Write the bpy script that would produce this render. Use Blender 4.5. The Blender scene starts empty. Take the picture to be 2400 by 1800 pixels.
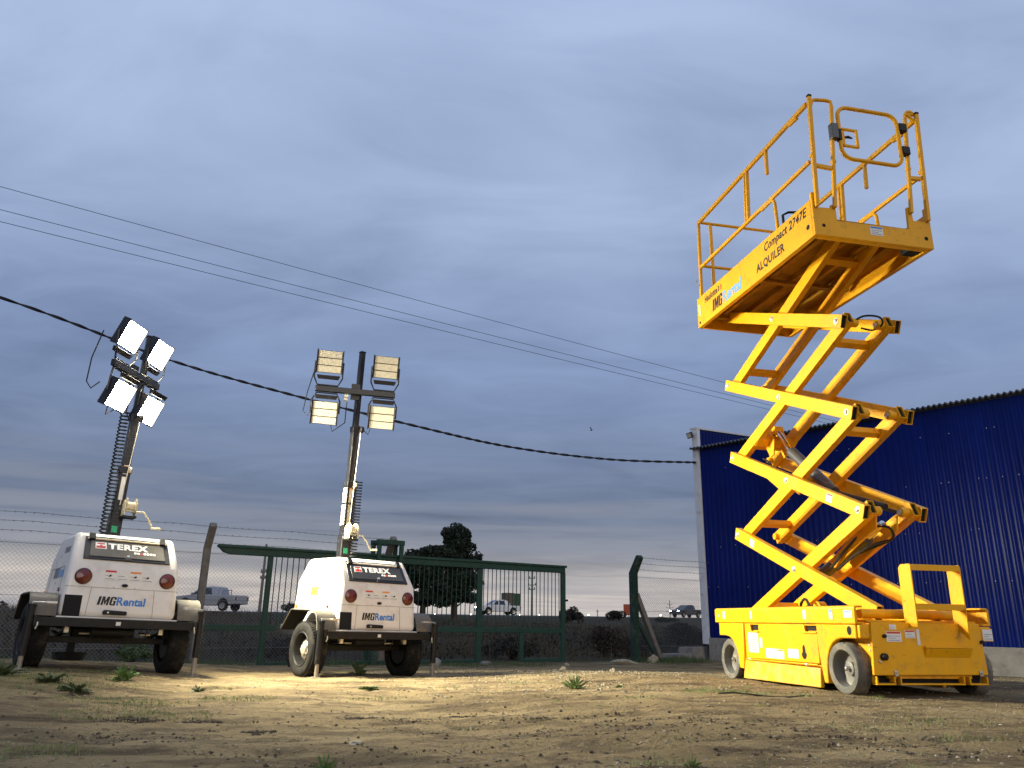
import bpy, math, random
from mathutils import Vector, Matrix, noise
R = math.radians
V = Vector
random.seed(7)
scene = bpy.context.scene
col = scene.collection

# ------------------------------------------------------------------ camera
PITCH, ROLL = R(17.115), R(1.001)
fw = V((0, math.cos(PITCH), math.sin(PITCH)))
up0 = V((0, -math.sin(PITCH), math.cos(PITCH)))
rt = math.cos(ROLL) * V((1, 0, 0)) + math.sin(ROLL) * up0
up = -math.sin(ROLL) * V((1, 0, 0)) + math.cos(ROLL) * up0
cam_data = bpy.data.cameras.new('camera')
cam_data.sensor_fit = 'HORIZONTAL'
cam_data.sensor_width = 36
cam_data.lens = 27.0
cam_data.clip_start = 0.05
cam_data.clip_end = 8000
cam = bpy.data.objects.new('camera', cam_data)
cam.matrix_world = Matrix(((rt.x, up.x, -fw.x, 0), (rt.y, up.y, -fw.y, 0), (rt.z, up.z, -fw.z, 0.5), (0, 0, 0, 1)))
col.objects.link(cam)
scene.camera = cam

# ------------------------------------------------------------------ sky, sun, exposure
SUN_ELEV, SUN_AZ = R(14), R(157)      # weak broad fill added behind the camera, standing in for evening sky glow
world = bpy.data.worlds.new('World')
scene.world = world
world.use_nodes = True
wn = world.node_tree
wn.nodes.clear()


def N(tree, kind, **kw):
    n = tree.nodes.new(kind)
    for k, v in kw.items():
        setattr(n, k, v)
    return n


def ramp(tree, stops, interp='LINEAR'):
    n = tree.nodes.new('ShaderNodeValToRGB')
    n.color_ramp.interpolation = interp
    e = n.color_ramp.elements
    while len(e) > 1:
        e.remove(e[-1])
    e[0].position = stops[0][0]
    c = stops[0][1]
    e[0].color = (*c, 1) if len(c) == 3 else c
    for p, c in stops[1:]:
        x = e.new(p)
        x.color = (*c, 1) if len(c) == 3 else c
    return n


def math_node(tree, op, a, b=None, clamp=False):
    n = tree.nodes.new('ShaderNodeMath')
    n.operation = op
    n.use_clamp = clamp
    for i, x in enumerate((a, b)):
        if x is None:
            continue
        if isinstance(x, (int, float)):
            n.inputs[i].default_value = x
        else:
            tree.links.new(x, n.inputs[i])
    return n.outputs[0]


def build_world():
    t = wn
    L = t.links.new
    tc = N(t, 'ShaderNodeTexCoord')
    sep = N(t, 'ShaderNodeSeparateXYZ')
    L(tc.outputs['Generated'], sep.inputs[0])
    z = math_node(t, 'MAXIMUM', sep.outputs[2], 0.0)
    zz = math_node(t, 'ADD', z, 0.09)
    px = math_node(t, 'DIVIDE', sep.outputs[0], zz)
    py = math_node(t, 'DIVIDE', sep.outputs[1], zz)
    cmb = N(t, 'ShaderNodeCombineXYZ')
    L(px, cmb.inputs[0]); L(py, cmb.inputs[1])
    mp = N(t, 'ShaderNodeMapping')
    mp.inputs['Scale'].default_value = (0.48, 0.86, 1)
    mp.inputs['Rotation'].default_value = (0, 0, R(18))
    mp.inputs['Location'].default_value = (3.1, 1.7, 0)
    L(cmb.outputs[0], mp.inputs[0])
    n1 = N(t, 'ShaderNodeTexNoise'); n1.inputs['Scale'].default_value = 1.1; n1.inputs['Detail'].default_value = 6; n1.inputs['Roughness'].default_value = 0.52; n1.inputs['Distortion'].default_value = 0.6
    L(mp.outputs[0], n1.inputs['Vector'])
    n2 = N(t, 'ShaderNodeTexNoise'); n2.inputs['Scale'].default_value = 3.6; n2.inputs['Detail'].default_value = 5; n2.inputs['Roughness'].default_value = 0.55; n2.inputs['Distortion'].default_value = 0.8
    L(mp.outputs[0], n2.inputs['Vector'])
    cov = math_node(t, 'ADD', math_node(t, 'MULTIPLY', n1.outputs[0], 0.58), math_node(t, 'MULTIPLY', n2.outputs[0], 0.42))
    # overcast layer seen along the elevation: lighter overhead, a grey-blue belt, a gap of evening light at the horizon
    base = ramp(t, [(0.0, (0.50, 0.475, 0.47)), (0.018, (0.64, 0.585, 0.55)), (0.045, (0.58, 0.535, 0.515)), (0.07, (0.33, 0.335, 0.375)), (0.11, (0.185, 0.222, 0.315)),
                    (0.15, (0.152, 0.198, 0.312)), (0.2, (0.172, 0.228, 0.372)), (0.31, (0.245, 0.33, 0.535)), (0.48, (0.355, 0.45, 0.66)), (0.72, (0.40, 0.505, 0.74)), (1.0, (0.42, 0.525, 0.76))])
    L(z, base.inputs[0])
    mod = ramp(t, [(0.30, (0.68, 0.69, 0.72)), (0.44, (0.90, 0.905, 0.92)), (0.55, (1.05, 1.05, 1.04)), (0.70, (1.22, 1.20, 1.16))])
    L(cov, mod.inputs[0])
    mul = N(t, 'ShaderNodeMixRGB', blend_type='MULTIPLY'); mul.inputs[0].default_value = 1
    L(base.outputs[0], mul.inputs[1]); L(mod.outputs[0], mul.inputs[2])
    # thin dark bars of cloud lying along the horizon
    bar = N(t, 'ShaderNodeCombineXYZ')
    az = math_node(t, 'ARCTAN2', sep.outputs[0], sep.outputs[1])
    L(math_node(t, 'MULTIPLY', az, 1.3), bar.inputs[0]); L(math_node(t, 'MULTIPLY', z, 34), bar.inputs[1])
    n3 = N(t, 'ShaderNodeTexNoise'); n3.inputs['Scale'].default_value = 1.0; n3.inputs['Detail'].default_value = 4; n3.inputs['Roughness'].default_value = 0.5; n3.inputs['Distortion'].default_value = 0.4
    L(bar.outputs[0], n3.inputs['Vector'])
    barmask = ramp(t, [(0.46, (0, 0, 0)), (0.60, (1, 1, 1))])
    L(n3.outputs[0], barmask.inputs[0])
    low = ramp(t, [(0.0, (0.45, 0.45, 0.45)), (0.06, (0.6, 0.6, 0.6)), (0.10, (0.85, 0.85, 0.85)), (0.2, (0.1, 0.1, 0.1)), (0.28, (0, 0, 0))])
    L(z, low.inputs[0])
    f = math_node(t, 'MULTIPLY', barmask.outputs[0], low.outputs[0])
    mix = N(t, 'ShaderNodeMixRGB'); mix.inputs[2].default_value = (0.25, 0.27, 0.345, 1)
    L(f, mix.inputs[0]); L(mul.outputs[0], mix.inputs[1])
    sky = N(t, 'ShaderNodeTexSky', sky_type='NISHITA')
    sky.sun_disc = False; sky.sun_elevation = R(4); sky.sun_rotation = SUN_AZ
    sk = N(t, 'ShaderNodeMixRGB', blend_type='MULTIPLY'); sk.inputs[0].default_value = 1; sk.inputs[2].default_value = (0.007, 0.007, 0.007, 1)
    L(sky.outputs[0], sk.inputs[1])
    add = N(t, 'ShaderNodeMixRGB', blend_type='ADD'); add.inputs[0].default_value = 1
    L(mix.outputs[0], add.inputs[1]); L(sk.outputs[0], add.inputs[2])
    bg = N(t, 'ShaderNodeBackground'); bg.inputs['Strength'].default_value = 1.0
    L(add.outputs[0], bg.inputs[0])
    out = N(t, 'ShaderNodeOutputWorld')
    L(bg.outputs[0], out.inputs[0])


build_world()
sun_data = bpy.data.lights.new('sun', 'SUN')
sun_data.energy = 0.80
sun_data.angle = R(40)
sun_data.color = (1.0, 0.84, 0.64)
sun = bpy.data.objects.new('sun', sun_data)
sd = V((math.sin(SUN_AZ) * math.cos(SUN_ELEV), math.cos(SUN_AZ) * math.cos(SUN_ELEV), math.sin(SUN_ELEV)))
sun.rotation_euler = sd.to_track_quat('Z', 'Y').to_euler()
col.objects.link(sun)
vs = scene.view_settings
vs.view_transform = 'Standard'
vs.look = 'None'
vs.exposure = 0.0
vs.gamma = 1.0
vs.use_curve_mapping = False
scene.cycles.use_denoising = True
scene.cycles.sample_clamp_indirect = 6.0
scene.cycles.max_bounces = 6
LAMP_STRENGTH = 120.0
LAMP_POWER = 1520.0

# ------------------------------------------------------------------ helpers


class MB:
    def __init__(s):
        s.v = []; s.f = []

    def add(s, vs_, fs):
        o = len(s.v)
        s.v += [tuple(p) for p in vs_]
        s.f += [tuple(i + o for i in f) for f in fs]
        return s

    def box(s, x0, x1, y0, y1, z0, z1):
        x0, x1 = min(x0, x1), max(x0, x1); y0, y1 = min(y0, y1), max(y0, y1); z0, z1 = min(z0, z1), max(z0, z1)
        return s.add([(x0, y0, z0), (x1, y0, z0), (x1, y1, z0), (x0, y1, z0), (x0, y0, z1), (x1, y0, z1), (x1, y1, z1), (x0, y1, z1)],
                     [(0, 3, 2, 1), (4, 5, 6, 7), (0, 1, 5, 4), (1, 2, 6, 5), (2, 3, 7, 6), (3, 0, 4, 7)])

    def bar(s, p0, p1, w, h, upv=(0, 0, 1)):
        """solid bar p0-p1: width w across, height h along upv"""
        p0, p1 = V(p0), V(p1)
        d = (p1 - p0).normalized()
        sd_ = d.cross(V(upv))
        if sd_.length < 1e-4:
            sd_ = d.cross(V((0, 1, 0)))
        sd_.normalize()
        uu = sd_.cross(d).normalized()
        a = sd_ * w / 2; b = uu * h / 2
        return s.add([p0 - a - b, p0 + a - b, p0 + a + b, p0 - a + b, p1 - a - b, p1 + a - b, p1 + a + b, p1 - a + b],
                     [(0, 1, 2, 3), (7, 6, 5, 4), (0, 4, 5, 1), (1, 5, 6, 2), (2, 6, 7, 3), (3, 7, 4, 0)])

    def recttube(s, p0, p1, w, h, t, upv=(0, 0, 1)):
        """rectangular hollow section open at both ends"""
        p0, p1 = V(p0), V(p1)
        d = (p1 - p0).normalized()
        sd_ = d.cross(V(upv)).normalized()
        uu = sd_.cross(d).normalized()

        def ring(p, ww, hh):
            a = sd_ * ww / 2; b = uu * hh / 2
            return [p - a - b, p + a - b, p + a + b, p - a + b]
        vv = ring(p0, w, h) + ring(p1, w, h) + ring(p0, w - 2 * t, h - 2 * t) + ring(p1, w - 2 * t, h - 2 * t)
        fs = []
        for i in range(4):
            j = (i + 1) % 4
            fs += [(i, i + 4, j + 4, j), (i + 8, j + 8, j + 12, i + 12), (i, j, j + 8, i + 8), (i + 4, i + 12, j + 12, j + 4)]
        return s.add(vv, fs)

    def tube(s, pts, r, seg=8, closed=False, cap=True):
        pts = [V(p) for p in pts]
        n = len(pts)
        rs = r if isinstance(r, (list, tuple)) else [r] * n
        prev = None
        rings = []
        for i, p in enumerate(pts):
            if closed:
                d = (pts[(i + 1) % n] - pts[i - 1]).normalized()
            else:
                d = (pts[min(i + 1, n - 1)] - pts[max(i - 1, 0)]).normalized()
            if prev is None:
                q = d.cross(V((0, 0, 1)))
                if q.length < 1e-3:
                    q = d.cross(V((0, 1, 0)))
                q.normalize()
            else:
                q = (prev - d * prev.dot(d))
                if q.length < 1e-6:
                    q = d.orthogonal()
                q.normalize()
            prev = q
            w = d.cross(q)
            rings.append([p + (q * math.cos(2 * math.pi * k / seg) + w * math.sin(2 * math.pi * k / seg)) * rs[i] for k in range(seg)])
        vv = [x for g in rings for x in g]
        fs = []
        m = n if closed else n - 1
        for i in range(m):
            a = i * seg; b = ((i + 1) % n) * seg
            for k in range(seg):
                k2 = (k + 1) % seg
                fs.append((a + k, a + k2, b + k2, b + k))
        if cap and not closed:
            fs.append(tuple(range(seg))[::-1]); fs.append(tuple(range((n - 1) * seg, n * seg)))
        return s.add(vv, fs)

    def cyl(s, p0, p1, r, seg=12, r1=None):
        return s.tube([p0, p1], [r, r if r1 is None else r1], seg)

    def lathe(s, prof, o, axis, seg=24, closed=False, cap=True):
        """prof: (radius, distance along axis)"""
        o = V(o); ax = V(axis).normalized()
        q = ax.orthogonal().normalized(); w = ax.cross(q)
        vv = []
        for r, h in prof:
            for k in range(seg):
                t = 2 * math.pi * k / seg
                vv.append(o + ax * h + (q * math.cos(t) + w * math.sin(t)) * r)
        fs = []
        m = len(prof)
        for i in range(m if closed else m - 1):
            a = i * seg; b = ((i + 1) % m) * seg
            for k in range(seg):
                k2 = (k + 1) % seg
                fs.append((a + k, a + k2, b + k2, b + k))
        if not closed and cap:
            if prof[0][0] > 1e-5: fs.append(tuple(range(seg))[::-1])
            if prof[-1][0] > 1e-5: fs.append(tuple(range((m - 1) * seg, m * seg)))
        return s.add(vv, fs)

    def prism(s, poly, o, U, W, D):
        """polygon (u,w) on axes U,W from o, extruded by vector D"""
        o, U, W, D = V(o), V(U), V(W), V(D)
        if U.cross(W).dot(D) < 0:
            poly = poly[::-1]
        n = len(poly)
        vv = [o + U * a + W * b for a, b in poly] + [o + U * a + W * b + D for a, b in poly]
        fs = [tuple(range(n))[::-1], tuple(range(n, 2 * n))]
        for i in range(n):
            j = (i + 1) % n
            fs.append((i, j, j + n, i + n))
        return s.add(vv, fs)

    def mesh(s, name):
        m = bpy.data.meshes.new(name)
        m.from_pydata(s.v, [], s.f)
        m.update()
        return m

    def build(s, name, mat, parent=None, smooth=False, bevel=0.0, seg=2, angle=35):
        m = s.mesh(name)
        m.materials.append(mat)
        o = bpy.data.objects.new(name, m)
        col.objects.link(o)
        o.parent = parent
        if smooth or bevel:
            m.polygons.foreach_set('use_smooth', [True] * len(m.polygons))
        if bevel:
            b = o.modifiers.new('bevel', 'BEVEL'); b.width = bevel; b.segments = seg; b.limit_method = 'ANGLE'; b.angle_limit = R(angle); b.harden_normals = False
        if smooth or bevel:
            m.set_sharp_from_angle(angle=R(angle + 5))
        return o


def tag(o, label, cat, group=None, kind=None):
    if label: o['label'] = label
    if cat: o['category'] = cat
    if group: o['group'] = group
    if kind: o['kind'] = kind
    return o


def thing(name, label, cat, loc, rot=(0, 0, 0), group=None):
    o = bpy.data.objects.new(name, None)
    o.empty_display_size = 0.2
    col.objects.link(o)
    o.location = loc; o.rotation_euler = rot
    return tag(o, label, cat, group)


def struct(o):
    o['kind'] = 'structure'
    return o


def text(name, body, mat, parent, o, U, W, width, height, shear=0.0, bold=0.0, depth=0.0015, space=1.08):
    """flat lettering: o lower-left corner, U reading direction, W up"""
    c = bpy.data.curves.new(name, 'FONT')
    c.body = body; c.size = 1; c.shear = shear; c.offset = bold; c.resolution_u = 3; c.space_character = space
    t = bpy.data.objects.new(name, c)
    m = bpy.data.meshes.new_from_object(t)
    bpy.data.objects.remove(t); bpy.data.curves.remove(c)
    xs = [v.co.x for v in m.vertices]; ys = [v.co.y for v in m.vertices]
    x0, x1, y0, y1 = min(xs), max(xs), min(ys), max(ys)
    U, W, o = V(U).normalized(), V(W).normalized(), V(o)
    n = U.cross(W)
    for v in m.vertices:
        v.co = o + U * ((v.co.x - x0) / (x1 - x0) * width) + W * ((v.co.y - y0) / (y1 - y0) * height) + n * depth
    m.update()
    m.materials.clear(); m.materials.append(mat)
    ob = bpy.data.objects.new(name, m)
    col.objects.link(ob); ob.parent = parent
    return ob


def block_img(mat, parent, o, U, W, width, height, shear=0.1, depth=0.0015):
    """the heavy slanted letters I M G as flat shapes"""
    U, W, o = V(U).normalized(), V(W).normalized(), V(o)
    n = U.cross(W)
    I = [(0, 0), (.17, 0), (.17, 1), (0, 1)]
    Mm = [(.24, 0), (.38, 0), (.38, .62), (.455, .10), (.525, .10), (.60, .62), (.60, 0), (.74, 0), (.74, 1), (.57, 1), (.49, .48), (.41, 1), (.24, 1)]
    G = [(.90, 0), (1.20, 0), (1.20, .54), (1.02, .54), (1.02, .40), (1.06, .40), (1.06, .15), (.96, .15), (.945, .19), (.945, .81), (.96, .85), (1.04, .85), (1.055, .81), (1.055, .68), (1.20, .68), (1.20, .88), (1.13, 1), (.88, 1), (.80, .88), (.80, .12)]
    for poly in (I, Mm, G):
        q = [((x + shear * y) / 1.25 * width, y * height) for x, y in poly]
        MB().prism(q, o + n * .0004, U, W, n * depth).build('lettering', mat, parent)


def ss(a, b, x):
    t = min(max((x - a) / (b - a), 0.0), 1.0)
    return t * t * (3 - 2 * t)


# ------------------------------------------------------------------ materials
def mat(name, c, rough=0.5, metal=0.0, var=0.0, vscale=6.0, bump=0.0, bscale=60.0, coat=0.0, dirt=None, dscale=3.0, dlo=0.5, dhi=0.7, spec=0.5, c2=None, emit=None, estr=0.0, obj_rand=0.0, dmax=1.0):
    m = bpy.data.materials.new(name)
    m.use_nodes = True
    t = m.node_tree; L = t.links.new
    b = t.nodes['Principled BSDF']
    b.inputs['Roughness'].default_value = rough
    b.inputs['Metallic'].default_value = metal
    b.inputs['Specular IOR Level'].default_value = spec
    b.inputs['Coat Weight'].default_value = coat
    b.inputs['Coat Roughness'].default_value = 0.12
    b.inputs['Base Color'].default_value = (*c, 1)
    tc = N(t, 'ShaderNodeTexCoord')
    src = None
    if var or c2:
        n = N(t, 'ShaderNodeTexNoise'); n.inputs['Scale'].default_value = vscale; n.inputs['Detail'].default_value = 5; n.inputs['Roughness'].default_value = 0.6
        L(tc.outputs['Object'], n.inputs['Vector'])
        d2 = c2 if c2 else tuple(x * (1 - var) for x in c)
        d1 = c if c2 else tuple(min(1, x * (1 + var)) for x in c)
        r = ramp(t, [(0.32, d2), (0.68, d1)])
        L(n.outputs[0], r.inputs[0])
        src = r.outputs[0]
    if dirt:
        n = N(t, 'ShaderNodeTexNoise'); n.inputs['Scale'].default_value = dscale; n.inputs['Detail'].default_value = 7; n.inputs['Roughness'].default_value = 0.68
        L(tc.outputs['Object'], n.inputs['Vector'])
        r = ramp(t, [(dlo, (0, 0, 0)), (dhi, (dmax, dmax, dmax))])
        L(n.outputs[0], r.inputs[0])
        mx = N(t, 'ShaderNodeMixRGB'); mx.inputs[1].default_value = (*c, 1); mx.inputs[2].default_value = (*dirt, 1)
        if src: L(src, mx.inputs[1])
        L(r.outputs[0], mx.inputs[0])
        src = mx.outputs[0]
        rr = N(t, 'ShaderNodeMapRange'); rr.inputs[3].default_value = rough; rr.inputs[4].default_value = min(1, rough + 0.3)
        L(r.outputs[0], rr.inputs[0]); L(rr.outputs[0], b.inputs['Roughness'])
    if obj_rand:
        oi = N(t, 'ShaderNodeObjectInfo')
        mr = N(t, 'ShaderNodeMapRange'); mr.inputs[3].default_value = 1 - obj_rand; mr.inputs[4].default_value = 1 + obj_rand
        L(oi.outputs['Random'], mr.inputs[0])
        mm = N(t, 'ShaderNodeMixRGB', blend_type='MULTIPLY'); mm.inputs[0].default_value = 1; mm.inputs[1].default_value = (*c, 1)
        if src: L(src, mm.inputs[1])
        L(mr.outputs[0], mm.inputs[2]); src = mm.outputs[0]
    if src: L(src, b.inputs['Base Color'])
    if bump:
        n = N(t, 'ShaderNodeTexNoise'); n.inputs['Scale'].default_value = bscale; n.inputs['Detail'].default_value = 4
        L(tc.outputs['Object'], n.inputs['Vector'])
        bp = N(t, 'ShaderNodeBump'); bp.inputs['Strength'].default_value = bump; bp.inputs['Distance'].default_value = 0.01
        L(n.outputs[0], bp.inputs['Height']); L(bp.outputs[0], b.inputs['Normal'])
    if emit:
        b.inputs['Emission Color'].default_value = (*emit, 1); b.inputs['Emission Strength'].default_value = estr
    return m


M = {}
M['yellow'] = mat('yellow_paint', (0.80, 0.385, 0.004), 0.42, var=0.05, vscale=4, coat=0.0, spec=0.3, dirt=(0.30, 0.17, 0.035), dscale=7, dlo=0.56, dhi=0.78, dmax=0.65, bump=0.03, bscale=14)
def wear(m, c, scale, lo, hi, amount, stretch):
    """extra layer of scuffs on an existing paint"""
    t = m.node_tree; L = t.links.new
    b = t.nodes['Principled BSDF']
    src = b.inputs['Base Color'].links[0].from_socket
    tc = N(t, 'ShaderNodeTexCoord'); mp = N(t, 'ShaderNodeMapping'); mp.inputs['Scale'].default_value = stretch
    L(tc.outputs['Object'], mp.inputs[0])
    n = N(t, 'ShaderNodeTexNoise'); n.inputs['Scale'].default_value = scale; n.inputs['Detail'].default_value = 9; n.inputs['Roughness'].default_value = 0.75
    L(mp.outputs[0], n.inputs['Vector'])
    r = ramp(t, [(lo, (0, 0, 0)), (hi, (amount, amount, amount))])
    L(n.outputs[0], r.inputs[0])
    mx = N(t, 'ShaderNodeMixRGB'); mx.inputs[2].default_value = (*c, 1)
    L(r.outputs[0], mx.inputs[0]); L(src, mx.inputs[1]); L(mx.outputs[0], b.inputs['Base Color'])


wear(M['yellow'], (0.16, 0.085, 0.025), 11, 0.60, 0.68, 0.75, (1, 1, 2.2))
wear(M['yellow'], (0.30, 0.22, 0.12), 3.2, 0.55, 0.75, 0.45, (1, 1, .6))
M['deck_under'] = mat('yellow_shaded_underside', (0.42, 0.20, 0.012), 0.7, var=0.2, vscale=3, dirt=(0.16, 0.085, 0.02), dscale=4, dlo=0.45, dhi=0.7, dmax=0.8, spec=0.2)  # yellow darkened to paint in the shade under the platform
M['door_glare'] = mat('door_black_glare', (0.085, 0.078, 0.065), 0.4, var=0.25, vscale=4)  # black door panel paled to paint in its glare
M['yellow_dirty'] = mat('yellow_paint_dusty', (0.76, 0.40, 0.01), 0.5, var=0.06, dirt=(0.46, 0.34, 0.17), dscale=7, dlo=0.42, dhi=0.66, dmax=0.75)
M['white'] = mat('white_gelcoat', (0.74, 0.71, 0.65), 0.32, var=0.03, vscale=3, coat=0.3, dirt=(0.44, 0.38, 0.28), dscale=5, dlo=0.50, dhi=0.76, dmax=0.6)

M['black_metal'] = mat('black_paint_metal', (0.009, 0.009, 0.010), 0.5, var=0.3, vscale=12, dirt=(0.045, 0.037, 0.026), dscale=9, dlo=0.55, dhi=0.78, spec=0.3)
M['mast_black'] = mat('mast_black', (0.012, 0.012, 0.015), 0.38, var=0.2, dirt=(0.08, 0.07, 0.06), dscale=12, dlo=0.58, dhi=0.8)
M['void'] = mat('opening_and_shade_black', (0.006, 0.006, 0.006), 0.9)  # flat black for openings and for painted shade
M['rubber'] = mat('black_rubber', (0.012, 0.012, 0.012), 0.85, var=0.3, vscale=18, spec=0.25, dirt=(0.060, 0.050, 0.036), dscale=8, dlo=0.50, dhi=0.75, bump=0.2, bscale=120)
M['rubber_grey'] = mat('grey_solid_rubber', (0.10, 0.095, 0.085), 0.75, var=0.18, vscale=10, dirt=(0.28, 0.24, 0.17), dscale=7, dlo=0.45, dhi=0.7)
M['hub_grey'] = mat('grey_hub_paint', (0.17, 0.165, 0.15), 0.5, var=0.08, dirt=(0.22, 0.18, 0.13), dscale=9, dlo=0.5, dhi=0.72)
M['steel'] = mat('bare_steel', (0.62, 0.60, 0.56), 0.3, metal=0.9, var=0.15, vscale=14)
M['zinc'] = mat('zinc_plated', (0.66, 0.62, 0.52), 0.42, metal=0.6, var=0.15, vscale=20)
M['jack_steel'] = mat('dull_jack_steel', (0.28, 0.25, 0.20), 0.55, metal=0.4, var=0.2, vscale=14)
M['chrome'] = mat('chrome_rod', (0.75, 0.75, 0.75), 0.12, metal=1.0)
M['cyl_grey'] = mat('cylinder_grey', (0.10, 0.10, 0.10), 0.4, metal=0.4)
M['cream'] = mat('winch_cream', (0.70, 0.62, 0.42), 0.45, var=0.12, dirt=(0.3, 0.24, 0.14), dscale=14, dlo=0.5, dhi=0.75)
M['fender'] = mat('grey_fender', (0.12, 0.11, 0.09), 0.5, var=0.1, dirt=(0.2, 0.165, 0.11), dscale=8, dlo=0.5, dhi=0.75)
M['red_lens'] = mat('red_lens', (0.11, 0.010, 0.007), 0.25, var=0.2, vscale=60, coat=0.5)
M['orange_lens'] = mat('orange_lens', (0.75, 0.28, 0.02), 0.3, coat=0.4)
M['black_txt'] = mat('black_print', (0.008, 0.008, 0.009), 0.5)
M['blue_txt'] = mat('blue_print', (0.03, 0.20, 0.58), 0.5)
M['blue_txt2'] = mat('light_blue_print', (0.10, 0.36, 0.75), 0.5)
M['red_txt'] = mat('red_print', (0.55, 0.03, 0.02), 0.5)
M['orange_txt'] = mat('orange_print', (0.75, 0.26, 0.04), 0.5)
M['white_txt'] = mat('white_print', (0.80, 0.79, 0.75), 0.5)
M['sticker'] = mat('sticker_white', (0.72, 0.72, 0.70), 0.45, var=0.06, vscale=40)
M['grey_txt'] = mat('grey_print', (0.22, 0.22, 0.22), 0.6)
M['door_black'] = mat('door_black', (0.03, 0.028, 0.026), 0.35, var=0.2, vscale=5, coat=0.2)
M['green_tag'] = mat('green_tag', (0.02, 0.32, 0.14), 0.5)
M['lens_off'] = mat('led_lens_unlit', (0.70, 0.66, 0.52), 0.35, var=0.12, vscale=30, bump=0.5, bscale=90)
M['lens_on'] = mat('led_lens_lit', (0.9, 0.9, 0.85), 0.4, emit=(1.0, 0.90, 0.66), estr=LAMP_STRENGTH)
M['concrete'] = mat('concrete', (0.27, 0.25, 0.225), 0.9, var=0.18, vscale=5, bump=0.4, bscale=30, dirt=(0.12, 0.105, 0.085), dscale=4, dlo=0.5, dhi=0.75)
M['concrete_post'] = mat('concrete_post', (0.17, 0.155, 0.135), 0.9, var=0.2, vscale=9, bump=0.4, bscale=40)
M['green'] = mat('green_gate_paint', (0.006, 0.042, 0.026), 0.6, var=0.2, vscale=7, dirt=(0.10, 0.06, 0.03), dscale=9, dlo=0.6, dhi=0.78)
M['green_dark'] = mat('green_post_paint', (0.006, 0.03, 0.02), 0.75, var=0.3, vscale=9, dirt=(0.12, 0.11, 0.09), dscale=5, dlo=0.55, dhi=0.75)
M['wire'] = mat('galvanised_wire', (0.20, 0.20, 0.20), 0.5, metal=0.5)
M['cable'] = mat('black_cable', (0.008, 0.008, 0.010), 0.6)
M['hose'] = mat('black_hose', (0.010, 0.010, 0.010), 0.5)
M['blue_wall'] = mat('blue_sheet_paint', (0.0020, 0.010, 0.115), 0.28, var=0.18, vscale=1.3, obj_rand=0.12, spec=0.07)
M['trim'] = mat('grey_flashing', (0.60, 0.62, 0.66), 0.5, var=0.06, dirt=(0.3, 0.28, 0.25), dscale=5, dlo=0.55, dhi=0.8)
M['roof'] = mat('roof_sheet', (0.05, 0.055, 0.07), 0.5, metal=0.3, var=0.2)
M['bark'] = mat('bark', (0.05, 0.038, 0.028), 0.95, var=0.4, vscale=8, bump=0.8, bscale=20)
M['pine'] = mat('pine_needles', (0.018, 0.032, 0.016), 0.8, c2=(0.008, 0.016, 0.010), vscale=1.2)
M['bush'] = mat('bush_leaves', (0.035, 0.034, 0.022), 0.85, c2=(0.016, 0.018, 0.013), vscale=2)
M['bush_red'] = mat('bush_rust', (0.060, 0.036, 0.024), 0.9, c2=(0.03, 0.02, 0.015), vscale=2)
M['grass'] = mat('short_grass', (0.15, 0.22, 0.05), 0.75, c2=(0.21, 0.24, 0.08), vscale=2.5)
M['weed'] = mat('weed_leaf', (0.11, 0.20, 0.04), 0.65, c2=(0.08, 0.15, 0.035), vscale=9)
M['weed_dark'] = mat('weed_leaf_dark', (0.075, 0.11, 0.036), 0.65, c2=(0.05, 0.08, 0.026), vscale=9)
M['dry'] = mat('dry_field_grass', (0.11, 0.088, 0.055), 0.95, c2=(0.045, 0.038, 0.024), vscale=0.9)
M['scrub'] = mat('field_scrub', (0.062, 0.050, 0.032), 0.95, c2=(0.018, 0.017, 0.011), vscale=0.6)
M['stone'] = mat('pale_stone', (0.31, 0.265, 0.185), 0.9, var=0.25, vscale=9)
M['clod'] = mat('dark_soil', (0.045, 0.033, 0.021), 0.95, c2=(0.09, 0.066, 0.042), vscale=8)
M['asphalt'] = mat('asphalt', (0.05, 0.05, 0.05), 0.9, var=0.2, vscale=2)
M['car_silver'] = mat('silver_car_paint', (0.36, 0.37, 0.39), 0.35, metal=0.3, coat=0.4)
M['car_white'] = mat('white_car_paint', (0.66, 0.66, 0.66), 0.35, coat=0.4)
M['car_dark'] = mat('dark_car_paint', (0.05, 0.052, 0.058), 0.35, metal=0.2, coat=0.4)
M['glass'] = mat('dark_glass', (0.015, 0.018, 0.022), 0.08, coat=0.5)
M['headlight_on'] = mat('headlight_lit', (0.9, 0.9, 0.9), 0.3, emit=(1, 0.96, 0.88), estr=60)
M['headlight_off'] = mat('headlight_unlit', (0.6, 0.6, 0.6), 0.15)
M['marker'] = mat('marker_lamp_lit', (0.9, 0.9, 0.9), 0.3, emit=(1, 0.95, 0.85), estr=14)
M['orange_sign'] = mat('orange_sign', (0.38, 0.07, 0.025), 0.6, var=0.2)
M['box_green'] = mat('green_box', (0.02, 0.075, 0.03), 0.7, var=0.2)
M['box_brown'] = mat('brown_box', (0.12, 0.085, 0.06), 0.8, var=0.2)
M['blue_plastic'] = mat('blue_plastic', (0.01, 0.10, 0.55), 0.4)
M['bird'] = mat('bird_dark', (0.02, 0.02, 0.02), 0.8)
M['straw'] = mat('dry_straw', (0.26, 0.20, 0.11), 0.9, c2=(0.08, 0.06, 0.035), vscale=1.5)
M['twig'] = mat('twig', (0.06, 0.045, 0.03), 0.9)


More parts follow.
